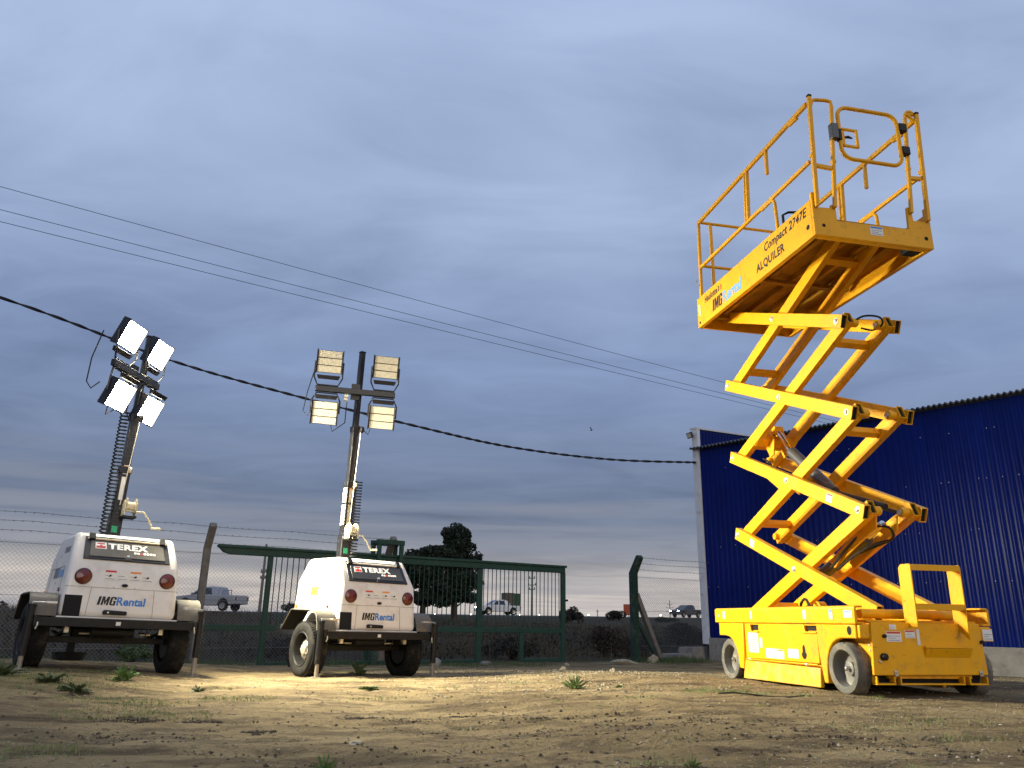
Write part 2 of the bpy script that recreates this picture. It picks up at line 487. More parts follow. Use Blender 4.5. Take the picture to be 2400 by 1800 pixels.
def soil_material():
    m = bpy.data.materials.new('sandy_soil')
    m.use_nodes = True
    t = m.node_tree; L = t.links.new
    b = t.nodes['Principled BSDF']
    b.inputs['Roughness'].default_value = 0.95
    b.inputs['Specular IOR Level'].default_value = 0.15
    tc = N(t, 'ShaderNodeTexCoord')

    def nz(scale, detail=6, rough=0.6, dist=0.0, stretch=None):
        n = N(t, 'ShaderNodeTexNoise'); n.inputs['Scale'].default_value = scale; n.inputs['Detail'].default_value = detail; n.inputs['Roughness'].default_value = rough; n.inputs['Distortion'].default_value = dist
        if stretch:
            mp = N(t, 'ShaderNodeMapping'); mp.inputs['Scale'].default_value = stretch
            L(tc.outputs['Object'], mp.inputs[0]); L(mp.outputs[0], n.inputs['Vector'])
        else:
            L(tc.outputs['Object'], n.inputs['Vector'])
        return n.outputs[0]
    big = ramp(t, [(0.30, (0.178, 0.133, 0.068)), (0.52, (0.275, 0.208, 0.108)), (0.72, (0.360, 0.283, 0.157))])
    L(nz(0.9, 8, 0.62), big.inputs[0])
    # damp dark patches and dung-like crumbs lying in streaks
    damp = ramp(t, [(0.47, (0, 0, 0)), (0.53, (.55, .55, .55)), (0.57, (.72, .72, .72)), (0.62, (1, 1, 1))])
    L(nz(2.3, 10, 0.72, 0.6, (0.7, 1.6, 1)), damp.inputs[0])
    mx = N(t, 'ShaderNodeMixRGB'); mx.inputs[2].default_value = (0.085, 0.060, 0.036, 1)
    L(math_node(t, 'MULTIPLY', damp.outputs[0], 0.9), mx.inputs[0]); L(big.outputs[0], mx.inputs[1])
    speck = ramp(t, [(0.56, (0, 0, 0)), (0.62, (1, 1, 1))])
    L(nz(30, 7, 0.7), speck.inputs[0])
    mx2 = N(t, 'ShaderNodeMixRGB'); mx2.inputs[2].default_value = (0.10, 0.072, 0.046, 1)
    L(math_node(t, 'MULTIPLY', speck.outputs[0], 0.55), mx2.inputs[0]); L(mx.outputs[0], mx2.inputs[1])
    pale = ramp(t, [(0.66, (0, 0, 0)), (0.74, (1, 1, 1))])
    L(nz(48, 3, 0.5), pale.inputs[0])
    mx3 = N(t, 'ShaderNodeMixRGB'); mx3.inputs[2].default_value = (0.44, 0.36, 0.25, 1)
    L(math_node(t, 'MULTIPLY', pale.outputs[0], 0.6), mx3.inputs[0]); L(mx2.outputs[0], mx3.inputs[1])
    # field beyond the fence is darker dry turf
    sp = N(t, 'ShaderNodeSeparateXYZ'); L(tc.outputs['Object'], sp.inputs[0])
    # distance beyond the fence line
    fd = math_node(t, 'ADD', math_node(t, 'MULTIPLY', sp.outputs[0], -0.5305), math_node(t, 'MULTIPLY', sp.outputs[1], 0.8477))
    wob = math_node(t, 'MULTIPLY', nz(0.6, 5), 1.6)
    mr = N(t, 'ShaderNodeMapRange'); mr.inputs[1].default_value = 13.6; mr.inputs[2].default_value = 14.6
    L(math_node(t, 'ADD', fd, math_node(t, 'ADD', wob, -0.8)), mr.inputs[0])
    turf = ramp(t, [(0.35, (0.026, 0.022, 0.013)), (0.65, (0.060, 0.049, 0.030))])
    L(nz(0.5, 8, 0.7), turf.inputs[0])
    mx4 = N(t, 'ShaderNodeMixRGB')
    L(mr.outputs[0], mx4.inputs[0]); L(mx3.outputs[0], mx4.inputs[1]); L(turf.outputs[0], mx4.inputs[2])
    L(mx4.outputs[0], b.inputs['Base Color'])
    h = math_node(t, 'ADD', math_node(t, 'MULTIPLY', nz(9, 8, 0.7), 1.0), math_node(t, 'MULTIPLY', nz(60, 4, 0.6), 0.35))
    bp = N(t, 'ShaderNodeBump'); bp.inputs['Strength'].default_value = 1.0; bp.inputs['Distance'].default_value = 0.05
    L(h, bp.inputs['Height']); L(bp.outputs[0], b.inputs['Normal'])
    return m


M['soil'] = soil_material()

# ------------------------------------------------------------------ ground
ROAD_A = V((-23.0, 60.0)); ROAD_E = V((0.665, 0.747)).normalized(); ROAD_N = V((ROAD_E.y, -ROAD_E.x))


def base_ground(x, y):
    g = (-.09 * (1 - ss(-1, 1.5, x)) + .12 * (1 - ss(-5.2, -2.4, x))) * (1 - ss(9, 14, y)) - .33 * ss(7, 16, y)
    p = V((x, y)) - ROAD_A
    d = p.dot(ROAD_N); al = min(max(p.dot(ROAD_E), -90), 160)
    rz = 0.72 + 0.0070 * al
    if y > 10:
        w = ss(10, 20, y)
        if d > 0:
            g += (rz + .33) * max(0.0, 1 - d / 40.0) * w
        else:
            g += (rz + .33) * w
            g += -0.012 * min(-d, 60) * ss(4, 30, -d)
    return g


def ground_z(x, y):
    g = base_ground(x, y)
    f = ss(40, 12, abs(y)) if False else (1 - ss(12, 30, abs(y)))
    if f > 0:
        q = V((x, y, 0))
        g += f * (0.020 * noise.noise(q * 0.9) + 0.013 * noise.noise(q * 2.7 + V((5, 1, 0))) + 0.007 * noise.noise(q * 8.1 + V((1, 7, 3))))
    return g


def axis_vals(segs):
    out = []
    for a, b, n, p in segs:
        for i in range(n):
            t = i / n
            out.append(a + (b - a) * (t ** p))
    out.append(segs[-1][1])
    return out


def build_ground():
    xs = [-v for v in axis_vals([(6.5, 30, 24, 1.3), (30, 2500, 26, 2.4)])][::-1][:-1] + axis_vals([(-6.5, 6.5, 230, 1)])[:-1] + axis_vals([(6.5, 30, 24, 1.3), (30, 2500, 26, 2.4)])
    ys = [-v for v in axis_vals([(2, 40, 12, 1.5), (40, 600, 8, 2)])][::-1] + axis_vals([(2, 11, 190, 1), (11, 22, 60, 1), (22, 130, 90, 1.1), (130, 3000, 26, 2.2)])[1:]
    m = MB()
    nx = len(xs)
    vv = []
    for y in ys:
        for x in xs:
            z = ground_z(x, y)
            if -5 < x < 5 and 2 < y < 11:
                q = V((x, y, 0))
                # old wheel tracks running across the yard
                for (ax_, ay_, bx_, by_) in ((-4.5, 3.55, 5, 4.15), (-4.5, 4.75, 5, 5.05), (-1.5, 2.6, 5, 5.0), (-.6, 2.2, 5, 4.2)):
                    dd = V((bx_ - ax_, by_ - ay_)); ln_ = dd.normalized()
                    e = (x - ax_) * -ln_.y + (y - ay_) * ln_.x + .05 * noise.noise(q * .8)
                    if abs(e) < .4:
                        z += -.016 * math.exp(-(e / .085) ** 2) + .010 * math.exp(-((abs(e) - .15) / .05) ** 2) * (.6 + .8 * noise.noise(q * 4))

                z += 0.006 * noise.noise(q * 19) + 0.012 * max(0.0, noise.noise(q * 5.3 + V((3, 9, 1))) - 0.25)
            vv.append((x, y, z))
    ff = []
    for j in range(len(ys) - 1):
        for i in range(nx - 1):
            a = j * nx + i
            ff.append((a, a + 1, a + nx + 1, a + nx))
    m.v = vv; m.f = ff
    return struct(m.build('ground', M['soil'], smooth=True, angle=175))


build_ground()


def build_road():
    m = MB()
    vv = []; n = 60
    for i in range(n + 1):
        al = -70 + 260 * i / n
        for d in (4.2, 3.6, -3.6, -4.2):
            p = ROAD_A + ROAD_E * al + ROAD_N * (d - 3.0)
            vv.append((p.x, p.y, base_ground(p.x, p.y) + (0.10 if abs(d) < 4 else -0.05)))
    ff = []
    for i in range(n):
        for k in range(3):
            a = i * 4 + k
            ff.append((a, a + 4, a + 5, a + 1))
    m.v = vv; m.f = ff
    return struct(m.build('road', M['asphalt']))


build_road()

# ------------------------------------------------------------------ blue shed
BC = V((4.83, 19.25, 0)); BW = V((0.666, -0.746, 0)).normalized()
SHED_YAW = math.atan2(BW.y, BW.x)


def build_shed():
    s = thing('metal_shed', 'tall shed clad in dark blue corrugated metal sheets behind the yellow lift', 'building', (BC.x, BC.y, 0), (0, 0, SHED_YAW))
    LEN, Z0, Z1 = 12.96, 0.19, 4.74
    # local: x along the wall towards the camera's right, y into the building, front face y=0
    MB().box(-0.02, LEN, -0.05, 0.25, -0.75, Z0 - 0.004).build('plinth', M['concrete'], s, bevel=0.012)
    pitch, amp, waves = 0.135, 0.014, 8
    prof = [(0.0, 0.0), (0.10, 0.05), (0.22, 0.75), (0.32, 1.0), (0.45, 1.0), (0.55, 0.75), (0.67, 0.05), (0.85, 0.0)]
    mesh = None
    n = 12
    for i in range(n):
        x0 = i * pitch * waves
        if mesh is None:
            m = MB(); vv = []; ff = []
            pts = []
            for k in range(waves):
                for a, h in prof:
                    pts.append(((k + a) * pitch, -h * amp))
            pts.append((waves * pitch + 0.01, 0.0))
            lev = [Z0, Z0 + 1.5, Z0 + 3.0, Z1]
            for z in lev:
                for x, y in pts:
                    vv.append((x, y + 0.002 * math.sin(z * 2.1 + x * 3), z))
            w = len(pts)
            for j in range(len(lev) - 1):
                for k in range(w - 1):
                    ff.append((j * w + k, j * w + k + 1, (j + 1) * w + k + 1, (j + 1) * w + k))
            m.v = vv; m.f = ff
            o = m.build('wall_panel', M['blue_wall'], s, smooth=True, angle=75)
            mesh = o.data
        else:
            o = bpy.data.objects.new('wall_panel', mesh); col.objects.link(o); o.parent = s
        o.location = (x0, -0.004 * (i % 2), 0)
    MB().box(0, LEN, 0.03, 0.2, Z0, Z1 - 0.03).build('wall_core', M['blue_wall'], s)
    # screws in rows
    m = MB(); rnd = random.Random(3)
    x_far = lambda x: x > 2.6
    for z in (0.42, 1.35, 2.30, 3.25, 4.20):
        for k in range(int(LEN / pitch)):
            if rnd.random() < (.34 if x_far(k * pitch) else .12):
                x = (k + 0.38) * pitch
                m.lathe([(0.009, 0), (0.008, 0.006), (0.0, 0.008)], (x, -amp - 0.003, z + rnd.uniform(-.012, .012)), (0, -1, 0), 6)
    o = m.build('screw_heads', M['zinc'], s); o['kind'] = 'stuff'
    # roof: wavy sheets rising away from the eave
    rp = 0.105; rw = 10
    rmesh = None
    for i in range(13):
        if rmesh is None:
            m = MB(); vv = []; ff = []
            npt = rw * 8 + 1
            for thick in (0, -0.03):
                for y in (-0.16, 7.0):
                    for k in range(npt):
                        x = k * rp / 8
                        vv.append((x, y, Z1 + 0.055 + 0.085 * (y + 0.16) + 0.022 * math.sin(2 * math.pi * k / 8) + thick))
            for sft in (0, 2 * npt):
                for k in range(npt - 1):
                    a = sft + k
                    ff.append((a, a + 1, a + npt + 1, a + npt))
            for k in range(npt - 1):
                ff.append((k, k + 2 * npt, k + 1 + 2 * npt, k + 1))
            m.v = vv; m.f = ff
            o = m.build('roof_sheet', M['roof'], s, smooth=True, angle=60)
            rmesh = o.data
        else:
            o = bpy.data.objects.new('roof_sheet', rmesh); col.objects.link(o); o.parent = s
        o.location = (-0.20 + i * rp * rw, 0, 0.002 * (i % 2))
    # end wall with parapet standing above the roof, its flashing and corner trim
    m = MB()
    m.prism([(0.06, Z0), (7.0, Z0), (7.0, 5.92), (0.06, 5.30)], (-0.19, 0, 0), (0, 1, 0), (0, 0, 1), (0.12, 0, 0))
    m.build('end_wall', M['blue_wall'], s)
    m = MB()
    for k in range(46):
        y = 0.3 + k * 0.145
        m.bar((-0.068, y, Z0 + 4.6), (-0.068, y, 5.27 + 0.089 * (y - 0.3)), 0.02, 0.05, (0, 1, 0))
    m.build('parapet_ribs', M['blue_wall'], s, bevel=0.004)
    m = MB()
    m.prism([(-0.06, 5.30), (7.05, 5.935), (7.05, 5.985), (-0.06, 5.35)], (-0.235, 0, 0), (0, 1, 0), (0, 0, 1), (0.21, 0, 0))
    m.build('parapet_cap', M['trim'], s, bevel=0.004)
    MB().box(-0.185, -0.003, -0.055, 0.055, 0.04, 5.298).build('corner_trim', M['trim'], s, bevel=0.006)
    return s


build_shed()


def in_shed(x, y, z):
    """point in shed-local coordinates to world"""
    return (BC.x + BW.x * x - BW.y * y, BC.y + BW.y * x + BW.x * y, z)


def build_corner_things():
    p = in_shed(-0.17, -0.06, 5.17)
    t = thing('flood_lamp', 'small square flood lamp at the top of the blue shed corner', 'lamp', p, (R(20), 0, SHED_YAW - R(20)))
    MB().box(-0.10, 0.10, -0.10, -0.04, -0.075, 0.075).build('housing', M['mast_black'], t, bevel=0.008)
    MB().box(-0.08, 0.08, -0.106, -0.1005, -0.055, 0.055).build('lens', M['lens_off'], t)
    MB().box(-0.02, 0.02, -0.04, 0.06, -0.02, 0.02).build('bracket', M['mast_black'], t)
    rnd = random.Random(11)
    for i, (x, y, w, d, h, lab) in enumerate(((-0.45, -0.1, 0.55, 0.6, 0.36, 'upper grey concrete block stacked at the blue shed corner'),
                                               (-0.62, -0.45, 0.75, 0.55, 0.20, 'lower grey concrete slab lying against the shed corner'),
                                               (-1.05, -0.62, 0.5, 0.45, 0.11, 'flat broken concrete piece in front of the shed corner'))):
        q = in_shed(x, y, 0)
        g = base_ground(q[0], q[1])
        m = MB()
        m.prism([(-w / 2, 0), (w / 2, 0), (w / 2 - .04, h), (-w / 2 + .06 + rnd.uniform(0, .05), h * .95)], (0, -d / 2, -0.05), (1, 0, 0), (0, 0, 1), (0, d, 0))
        o = m.build('concrete_block', M['concrete'], None, bevel=0.02)
        o.location = (q[0], q[1], g); o.rotation_euler = (0, 0, SHED_YAW + rnd.uniform(-.2, .2))
        tag(o, lab, 'concrete block', 'concrete blocks at the shed corner')


build_corner_things()

# ------------------------------------------------------------------ fence and gate
FE = V((0.8477, 0.5305, 0)); FN = V((-0.5305, 0.8477, 0)); FO = V((1.023, 16.8, 0))


def FP(s, off, z):
    p = FO + FE * s + FN * off
    return V((p.x, p.y, z))


def fence_ground(s, off=0):
    p = FO + FE * s + FN * off
    return base_ground(p.x, p.y)


def fence_post(parent, s, m, w=0.11):
    """concrete post with a cranked top leaning to the yard"""
    z0 = fence_ground(s) - 0.3
    a = FP(s, 0, 0)
    prof = [(-w / 2, z0), (w / 2, z0), (w / 2, 1.58), (w / 2 - 0.26, 1.95), (w / 2 - 0.30, 1.965), (w / 2 - 0.36, 1.90), (-w / 2, 1.56)]
    b = MB()
    b.prism(prof, FP(s, 0, 0) - FE * w / 2, FN, (0, 0, 1), FE * w)
    return b.build('post', m, parent, bevel=0.012)


def chain_link(parent, s0, s1, z0, z1, off, step=0.062, r=0.0021):
    m = MB()
    H = z1 - z0
    k = s0 - H
    while k < s1:
        for sgn in (1, -1):
            # diagonal wire from (k,z0) to (k+H,z1), or mirrored, clipped to the panel
            a0, a1 = max(k, s0), min(k + H, s1)
            if a1 - a0 > 0.02:
                if sgn > 0:
                    p, q = FP(a0, off, z0 + a0 - k), FP(a1, off + .003, z0 + a1 - k)
                else:
                    p, q = FP(a0, off + .003, z1 - (a0 - k)), FP(a1, off, z1 - (a1 - k))
                m.tube([p, q], r, 3, cap=False)
        k += step
    o = m.build('chain_link_mesh', M['wire'], parent)
    o['kind'] = 'stuff'
    return o


def barbed(parent, s0, s1, off, z, r=0.0035, seed=0):
    rnd = random.Random(seed)
    m = MB()
    n = int((s1 - s0) / 0.5) + 2
    pts = [FP(s0 + (s1 - s0) * i / (n - 1), off, z - 0.02 * math.sin(math.pi * ((i * 0.5) % 2.0) / 2.0)) for i in range(n)]
    m.tube(pts, r, 4)
    s = s0
    while s < s1:
        p = FP(s, off, z - 0.01)
        for _ in range(2):
            d = V((rnd.uniform(-1, 1), rnd.uniform(-1, 1), rnd.uniform(-1, 1))).normalized() * 0.018
            m.tube([p - d, p + d], r * .8, 3)
        s += 0.12
    return m.build('barbed_wire', M['wire'], parent)


def build_fences():
    t = thing('chain_link_fence', 'chain-link fence on cranked concrete posts behind the two light towers', 'fence', FP(-7.1, 0, fence_ground(-7.1)))
    t.matrix_world = Matrix.Identity(4)
    for s in (-11.2, -7.12, -3.9):
        fence_post(t, s, M['concrete_post'])
    chain_link(t, -13, -3.95, -0.28, 1.52, 0.07)
    for k, (o, z) in enumerate(((-0.08, 1.66), (-0.18, 1.79), (-0.27, 1.91))):
        barbed(t, -13.5, -3.85, o, z, seed=k)
    for k, z in enumerate((0.0, 0.75, 1.5)):
        m = MB(); m.tube([FP(-13.5, .075, z), FP(-8.5, .075, z - .015), FP(-3.9, .075, z)], 0.003, 4); m.build('line_wire', M['wire'], t)
    t = thing('chain_link_fence', 'short chain-link fence between the green gate post and the blue shed', 'fence', (0, 0, 0))
    chain_link(t, 2.2, 4.25, -0.2, 1.52, 0.07, step=0.06)
    for k, (o, z) in enumerate(((-0.08, 1.66), (-0.18, 1.79), (-0.27, 1.91))):
        barbed(t, 2.15, 4.3, o, z, seed=10 + k)
    for z in (0.0, 0.75, 1.5):
        m = MB(); m.tube([FP(2.15, .075, z), FP(4.3, .075, z)], 0.003, 4); m.build('line_wire', M['wire'], t)
    t = thing('gate_post', 'dark green cranked concrete gate post with two slanting braces', 'post', (0, 0, 0))
    fence_post(t, 2.13, M['green_dark'], 0.15)
    MB().bar(FP(2.2, 0.0, 1.12), FP(3.02, 0.10, fence_ground(3.0, .1) - .1), 0.11, 0.11, (0, 0, 1)).build('brace', M['concrete_post'], t, bevel=0.012)
    MB().bar(FP(2.2, -.03, 0.52), FP(2.75, -.15, fence_ground(2.7) - .1), 0.07, 0.07, (0, 0, 1)).build('brace', M['green_dark'], t, bevel=0.008)
    MB().bar(FP(2.0, -.05, 1.36), FP(2.1, -.05, 1.36), 0.02, 0.02).build('catch', M['black_metal'], t)


build_fences()


def build_gate():
    t = thing('sliding_gate', 'dark green sliding gate of upright bars behind the light towers', 'gate', (0, 0, 0))
    off = -0.22
    G = M['green']

    def bar(name, s0, z0, s1, z1, w, h, o=0.0, upv=(0, 0, 1), bev=0.006):
        return MB().bar(FP(s0, off + o, z0), FP(s1, off + o, z1), w, h, upv).build(name, G, t, bevel=bev)
    # top rail: tapered nose, web and cap
    m = MB()
    m.prism([(-6.98, 1.575), (-6.90, 1.50), (-6.78, 1.47), (0.03, 1.47), (0.03, 1.575)], FP(0, off - .05, 0), FE, (0, 0, 1), FN * 0.10)
    m.build('top_rail', G, t, bevel=0.005)
    MB().bar(FP(-7.0, off, 1.60), FP(0.06, off, 1.60), 0.15, 0.045).build('top_track', G, t, bevel=0.006)
    bar('mid_rail', -7.15, 0.315, -0.045, 0.315, 0.06, 0.095)
    for s, w in ((-6.12, 0.085), (-2.01, 0.11), (0.0, 0.10)):
        bar('upright', s, -0.27, s, 1.47, w, 0.065, upv=FN)
    bar('lower_upright', -1.02, -0.27, -1.02, 0.265, 0.085, 0.06, upv=FN)
    bar('bottom_rail', -1.0, -0.245, -0.05, -0.245, 0.05, 0.07)
    bar('bottom_rail', -6.05, -0.25, -2.07, -0.25, 0.05, 0.06)
    mesh = None
    ss_ = [-6.12 + 0.1 * k for k in range(1, 41)] + [-2.01 + 0.0957 * k for k in range(1, 21)]
    for s in ss_:
        if s > -0.06: continue
        p = FP(s, off, 0)
        if mesh is None:
            m = MB(); m.cyl((0, 0, 0.36), (0, 0, 1.475), 0.0085, 6)
            o = m.build('gate_bar', G, t, smooth=True); mesh = o.data
        else:
            o = bpy.data.objects.new('gate_bar', mesh); col.objects.link(o); o.parent = t
        o.location = (p.x, p.y, random.uniform(-.004, .004)); o.rotation_euler = (random.uniform(-.004, .004), random.uniform(-.004, .004), 0)
    MB().bar(FP(0.05, off, 0.92), FP(0.12, off, 0.92), 0.04, 0.04).build('lock_catch', M['black_metal'], t)
    # guide portal the gate slides through
    t2 = thing('gate_guide_frame', 'dark green square guide frame straddling the top of the gate', 'gate frame', (0, 0, 0))
    for o in (-0.36, -0.08):
        for s in (-4.22, -3.78):
            MB().bar(FP(s, o, -0.4), FP(s, o, 1.79), 0.07, 0.07, FN).build('leg', G, t2, bevel=0.006)
        MB().bar(FP(-4.27, o, 1.835), FP(-3.73, o, 1.835), 0.07, 0.088).build('header', G, t2, bevel=0.006)
    for s in (-4.22, -3.78):
        MB().bar(FP(s, -0.325, 1.84), FP(s, -0.115, 1.84), 0.06, 0.06).build('cross_piece', G, t2, bevel=0.006)


build_gate()


def rebase(t, loc):
    t.location = loc
    inv = Matrix.Translation(-V(loc))
    for c in t.children:
        c.matrix_parent_inverse = inv


for o in list(col.objects):
    if o.type == 'EMPTY' and o.get('category') in ('fence', 'gate', 'post', 'gate frame') and o.location.length < 1e-6:
        s_ = {'fence': -7.1 if 'behind' in o['label'] else 3.2, 'gate': -3.4, 'post': 2.13, 'gate frame': -4.0}[o['category']]
        rebase(o, FP(s_, 0, fence_ground(s_)))

# ------------------------------------------------------------------ scissor lift (local: x to its far end, y to the lamp-lit side, z up)
LIFT = thing('scissor_lift', 'yellow electric scissor lift raised high in front of the blue shed', 'scissor lift', (2.7476, 6.0387, 0), (0, 0, R(101.788)))
YB, YF = 0.10, -1.10            # near and far side of the machine
X3, Y3, Z3 = V((1, 0, 0)), V((0, 1, 0)), V((0, 0, 1))


def lp(name, b, m='yellow', bevel=0.004, parent=None, smooth=False, seg=2):
    return b.build(name, M[m], parent or LIFT, bevel=bevel, smooth=smooth, seg=seg)


def sticker(parent, o, U, W, w, h, head=None, lines=0, m='sticker', name='sticker'):
    """thin printed label; o lower-left"""
    U, W, o = V(U), V(W), V(o); n = U.cross(W)
    s = MB().prism([(0, 0), (w, 0), (w, h), (0, h)], o, U, W, n * 0.002).build(name, M[m], parent)
    if head:
        MB().prism([(0.05 * w, h * .78), (0.95 * w, h * .78), (0.95 * w, h * .96), (.05 * w, h * .96)], o + n * 0.0022, U, W, n * 0.0006).build('print', M[head], s)
    if lines:
        b = MB()
        for k in range(lines):
            y = h * (0.12 + 0.6 * k / max(1, lines))
            b.prism([(0.1 * w, y), (w * (0.9 - 0.25 * (k % 2)), y), (w * (0.9 - 0.25 * (k % 2)), y + h * .05), (0.1 * w, y + h * .05)], o + n * 0.0022, U, W, n * 0.0006)
        b.build('print', M['grey_txt'], s)
    return s


def lift_wheel(x, yo, r, side):
    """solid tyre with dished hub; yo is the outer face, side +1 near / -1 far"""
    w = 0.125
    cz = r - 0.008 + ground_z(*(V((2.7476, 6.0387)) + Matrix.Rotation(R(101.788), 2) @ V((x, yo))))
    c = (x, yo, cz)
    ax = (0, -side, 0)
    t = MB().lathe([(r - .030, 0.0), (r - .010, 0.002), (r, 0.014), (r, w - .014), (r - .010, w - .002), (r - .03, w), (r - .052, w), (r - .052, 0.004)], c, ax, 48, closed=True)
    tyre = lp('tyre', t, 'rubber_grey', 0, smooth=True)
    # small chips along the tread edge
    b = MB(); rnd = random.Random(int(x * 100) + 5)
    for k in range(60):
        a = 2 * math.pi * (k + rnd.uniform(-.3, .3)) / 60
        d = V((math.cos(a), 0, math.sin(a)))
        p = V(c) + d * (r - .002) + V(ax) * rnd.uniform(.004, w - .004)
        b.bar(p - V(ax) * .006, p + V(ax) * .006, 0.004, 0.004 + rnd.uniform(0, .004), d)
    lp('tread_chips', b, 'rubber_grey', 0, parent=tyre)['kind'] = 'stuff'
    h = MB().lathe([(r - .053, 0.004), (r - .056, 0.006), (r - .062, 0.078), (r - .075, 0.084), (0.05, 0.078), (0.05, 0.058), (0.030, 0.052), (0.0, 0.052)], c, ax, 40, cap=False)
    hub = lp('wheel_hub', h, 'hub_grey', 0, smooth=True)
    b = MB().lathe([(0.020, 0.052), (0.020, 0.030), (0.014, 0.022), (0.0, 0.020)], c, ax, 6)
    lp('hub_nut', b, 'steel', 0, parent=hub)


for x, y, s in ((0.285, YB, 1), (2.13, YB - .005, 1), (0.30, YF, -1), (2.13, YF, -1)):
    lift_wheel(x, y, 0.192, s)


def build_chassis():
    # side rails (channel) along both edges
    for y0, s in ((YB, 1), (YF, -1)):
        prof = [(0, .518), (0, .640), (-.014, .655), (-.075, .655), (-.075, .640), (-.02, .640), (-.02, .533), (-.075, .533), (-.075, .518)]
        prof = [(y0 + s * a, z) for a, z in prof]
        lp('side_rail', MB().prism(prof, (0.07, 0, 0), (0, 1, 0), (0, 0, 1), (2.325, 0, 0)), bevel=0.006)
    lp('end_rail', MB().box(2.362, 2.40, YF + .08, YB - .08, .52, .652))
    lp('deck_plate', MB().box(.10, 2.36, YF + .022, YB - .022, .500, .516))
    # body core between the wheels
    lp('body_core', MB().box(0.60, 1.86, YF + .06, YB - .045, .11, .498))
    lp('body_core', MB().box(0.07, 2.32, -0.86, -0.14, .13, .497))
    # fenders
    f = [(.09, .514), (.09, .412), (.28, .412), (.345, .400), (.40, .372), (.45, .325), (.485, .255), (.50, .18), (.502, .065), (.556, .065), (.598, .30), (.604, .514)]
    r = [(2.33, .514), (2.33, .393), (2.20, .393), (2.12, .385), (2.055, .350), (1.995, .285), (1.962, .21), (1.945, .10), (1.868, .095), (1.845, .20), (1.828, .514)]
    for y0, s in ((YB - .008, 1), (YF + .008, -1)):
        lp('fender', MB().prism(f, (0, y0 - s * .05, 0), X3, Z3, (0, s * .05, 0)), bevel=0.008)
        lp('fender', MB().prism(r, (0, y0 - s * .05, 0), X3, Z3, (0, s * .05, 0)), bevel=0.008)
        # rounded end of the fender towards the front face
        lp('fender_cheek', MB().box(.055, .088, y0 - s * .19, y0 - s * .012, .415, .513), bevel=0.01)
    # swing-out tray door with two notches for the fork pockets
    d = [(.612, .206), (1.816, .196), (1.810, .512), (1.708, .512), (1.703, .455), (1.690, .443), (1.568, .443), (1.555, .455), (1.552, .512), (.796, .512), (.790, .462), (.778, .452), (.612, .452)]
    for y0, s in ((YB - .016, 1), (YF + .016, -1)):
        door = lp('tray_door', MB().prism(d, (0, y0 - s * .025, 0), X3, Z3, (0, s * .025, 0)), bevel=0.005)
    yb = YB - .041
    lp('fork_pocket', MB().box(1.560, 1.700, yb - .004, yb - .001, .452, .516), 'void', 0)
    lp('fork_pocket', MB().box(.620, .786, yb - .004, yb - .001, .460, .516), 'void', 0)
    for x0, x1, z0 in ((1.548, 1.712, .438), (.606, .80, .447)):
        lp('pocket_lip', MB().box(x0, x1, YB - .018, YB - .004, z0 - .008, z0 + .006))
    ym = YB - .0155
    drop = [(.822 + .040 * math.cos(t) * (1.0 if math.sin(t) < 0 else .55), .288 + .058 * math.sin(t)) for t in [2 * math.pi * k / 18 for k in range(18)]]
    lp('hand_hole', MB().prism(drop, (0, ym, 0), X3, Z3, (0, .0015, 0)), 'void', 0)
    hole = [(.166 + .027 * math.cos(2 * math.pi * k / 16), .470 + .034 * math.sin(2 * math.pi * k / 16)) for k in range(16)]
    lp('fender_hole', MB().prism(hole, (0, YB - .0075, 0), X3, Z3, (0, .0015, 0)), 'void', 0)
    lp('hinge_bar', MB().bar((.62, YB - .006, .196), (1.80, YB - .006, .188), .016, .012))
    for x in (.78, 1.72):
        lp('hinge_knuckle', MB().cyl((x - .02, YB - .002, .192), (x + .02, YB - .002, .192), .009, 8), 'zinc', 0, smooth=True)
    lp('pothole_guard', MB().prism([(.625, .022), (1.90, .010), (1.842, .176), (.612, .172)], (0, YB - .052, 0), X3, Z3, (0, .035, 0)), 'yellow_dirty', 0.006)
    lp('pothole_guard', MB().prism([(.625, .022), (1.90, .010), (1.842, .176), (.612, .172)], (0, YF + .017, 0), X3, Z3, (0, .035, 0)), 'yellow_dirty', 0.006)
    # stickers on the tray door
    U = -X3
    sticker(LIFT, (1.752, ym, .252), U, Z3, .185, .178, lines=6)
    sticker(LIFT, (1.538, ym, .30), U, Z3, .042, .085, lines=2)
    sticker(LIFT, (1.44, ym, .216), U, Z3, .20, .082, lines=2)
    sticker(LIFT, (1.236, ym, .216), U, Z3, .10, .080, 'orange_txt', 1)
    sticker(LIFT, (1.07, ym, .232), U, Z3, .165, .074, lines=2)
    for x, w in ((2.215, .048), (1.665, .040), (.765, .045), (.395, .046)):
        sticker(LIFT, (x, YB + .0005, .553), U, Z3, w, .072, 'blue_txt' if x < .5 else None, 2)
    sticker(LIFT, (.205, YB + .0005, .565), U, Z3, .105, .055, 'blue_txt', 2)
    o = MB().cyl((2.31, YB - .002, .583), (2.31, YB + .003, .583), .016, 14)
    lp('bolt', o, 'zinc', 0)


build_chassis()


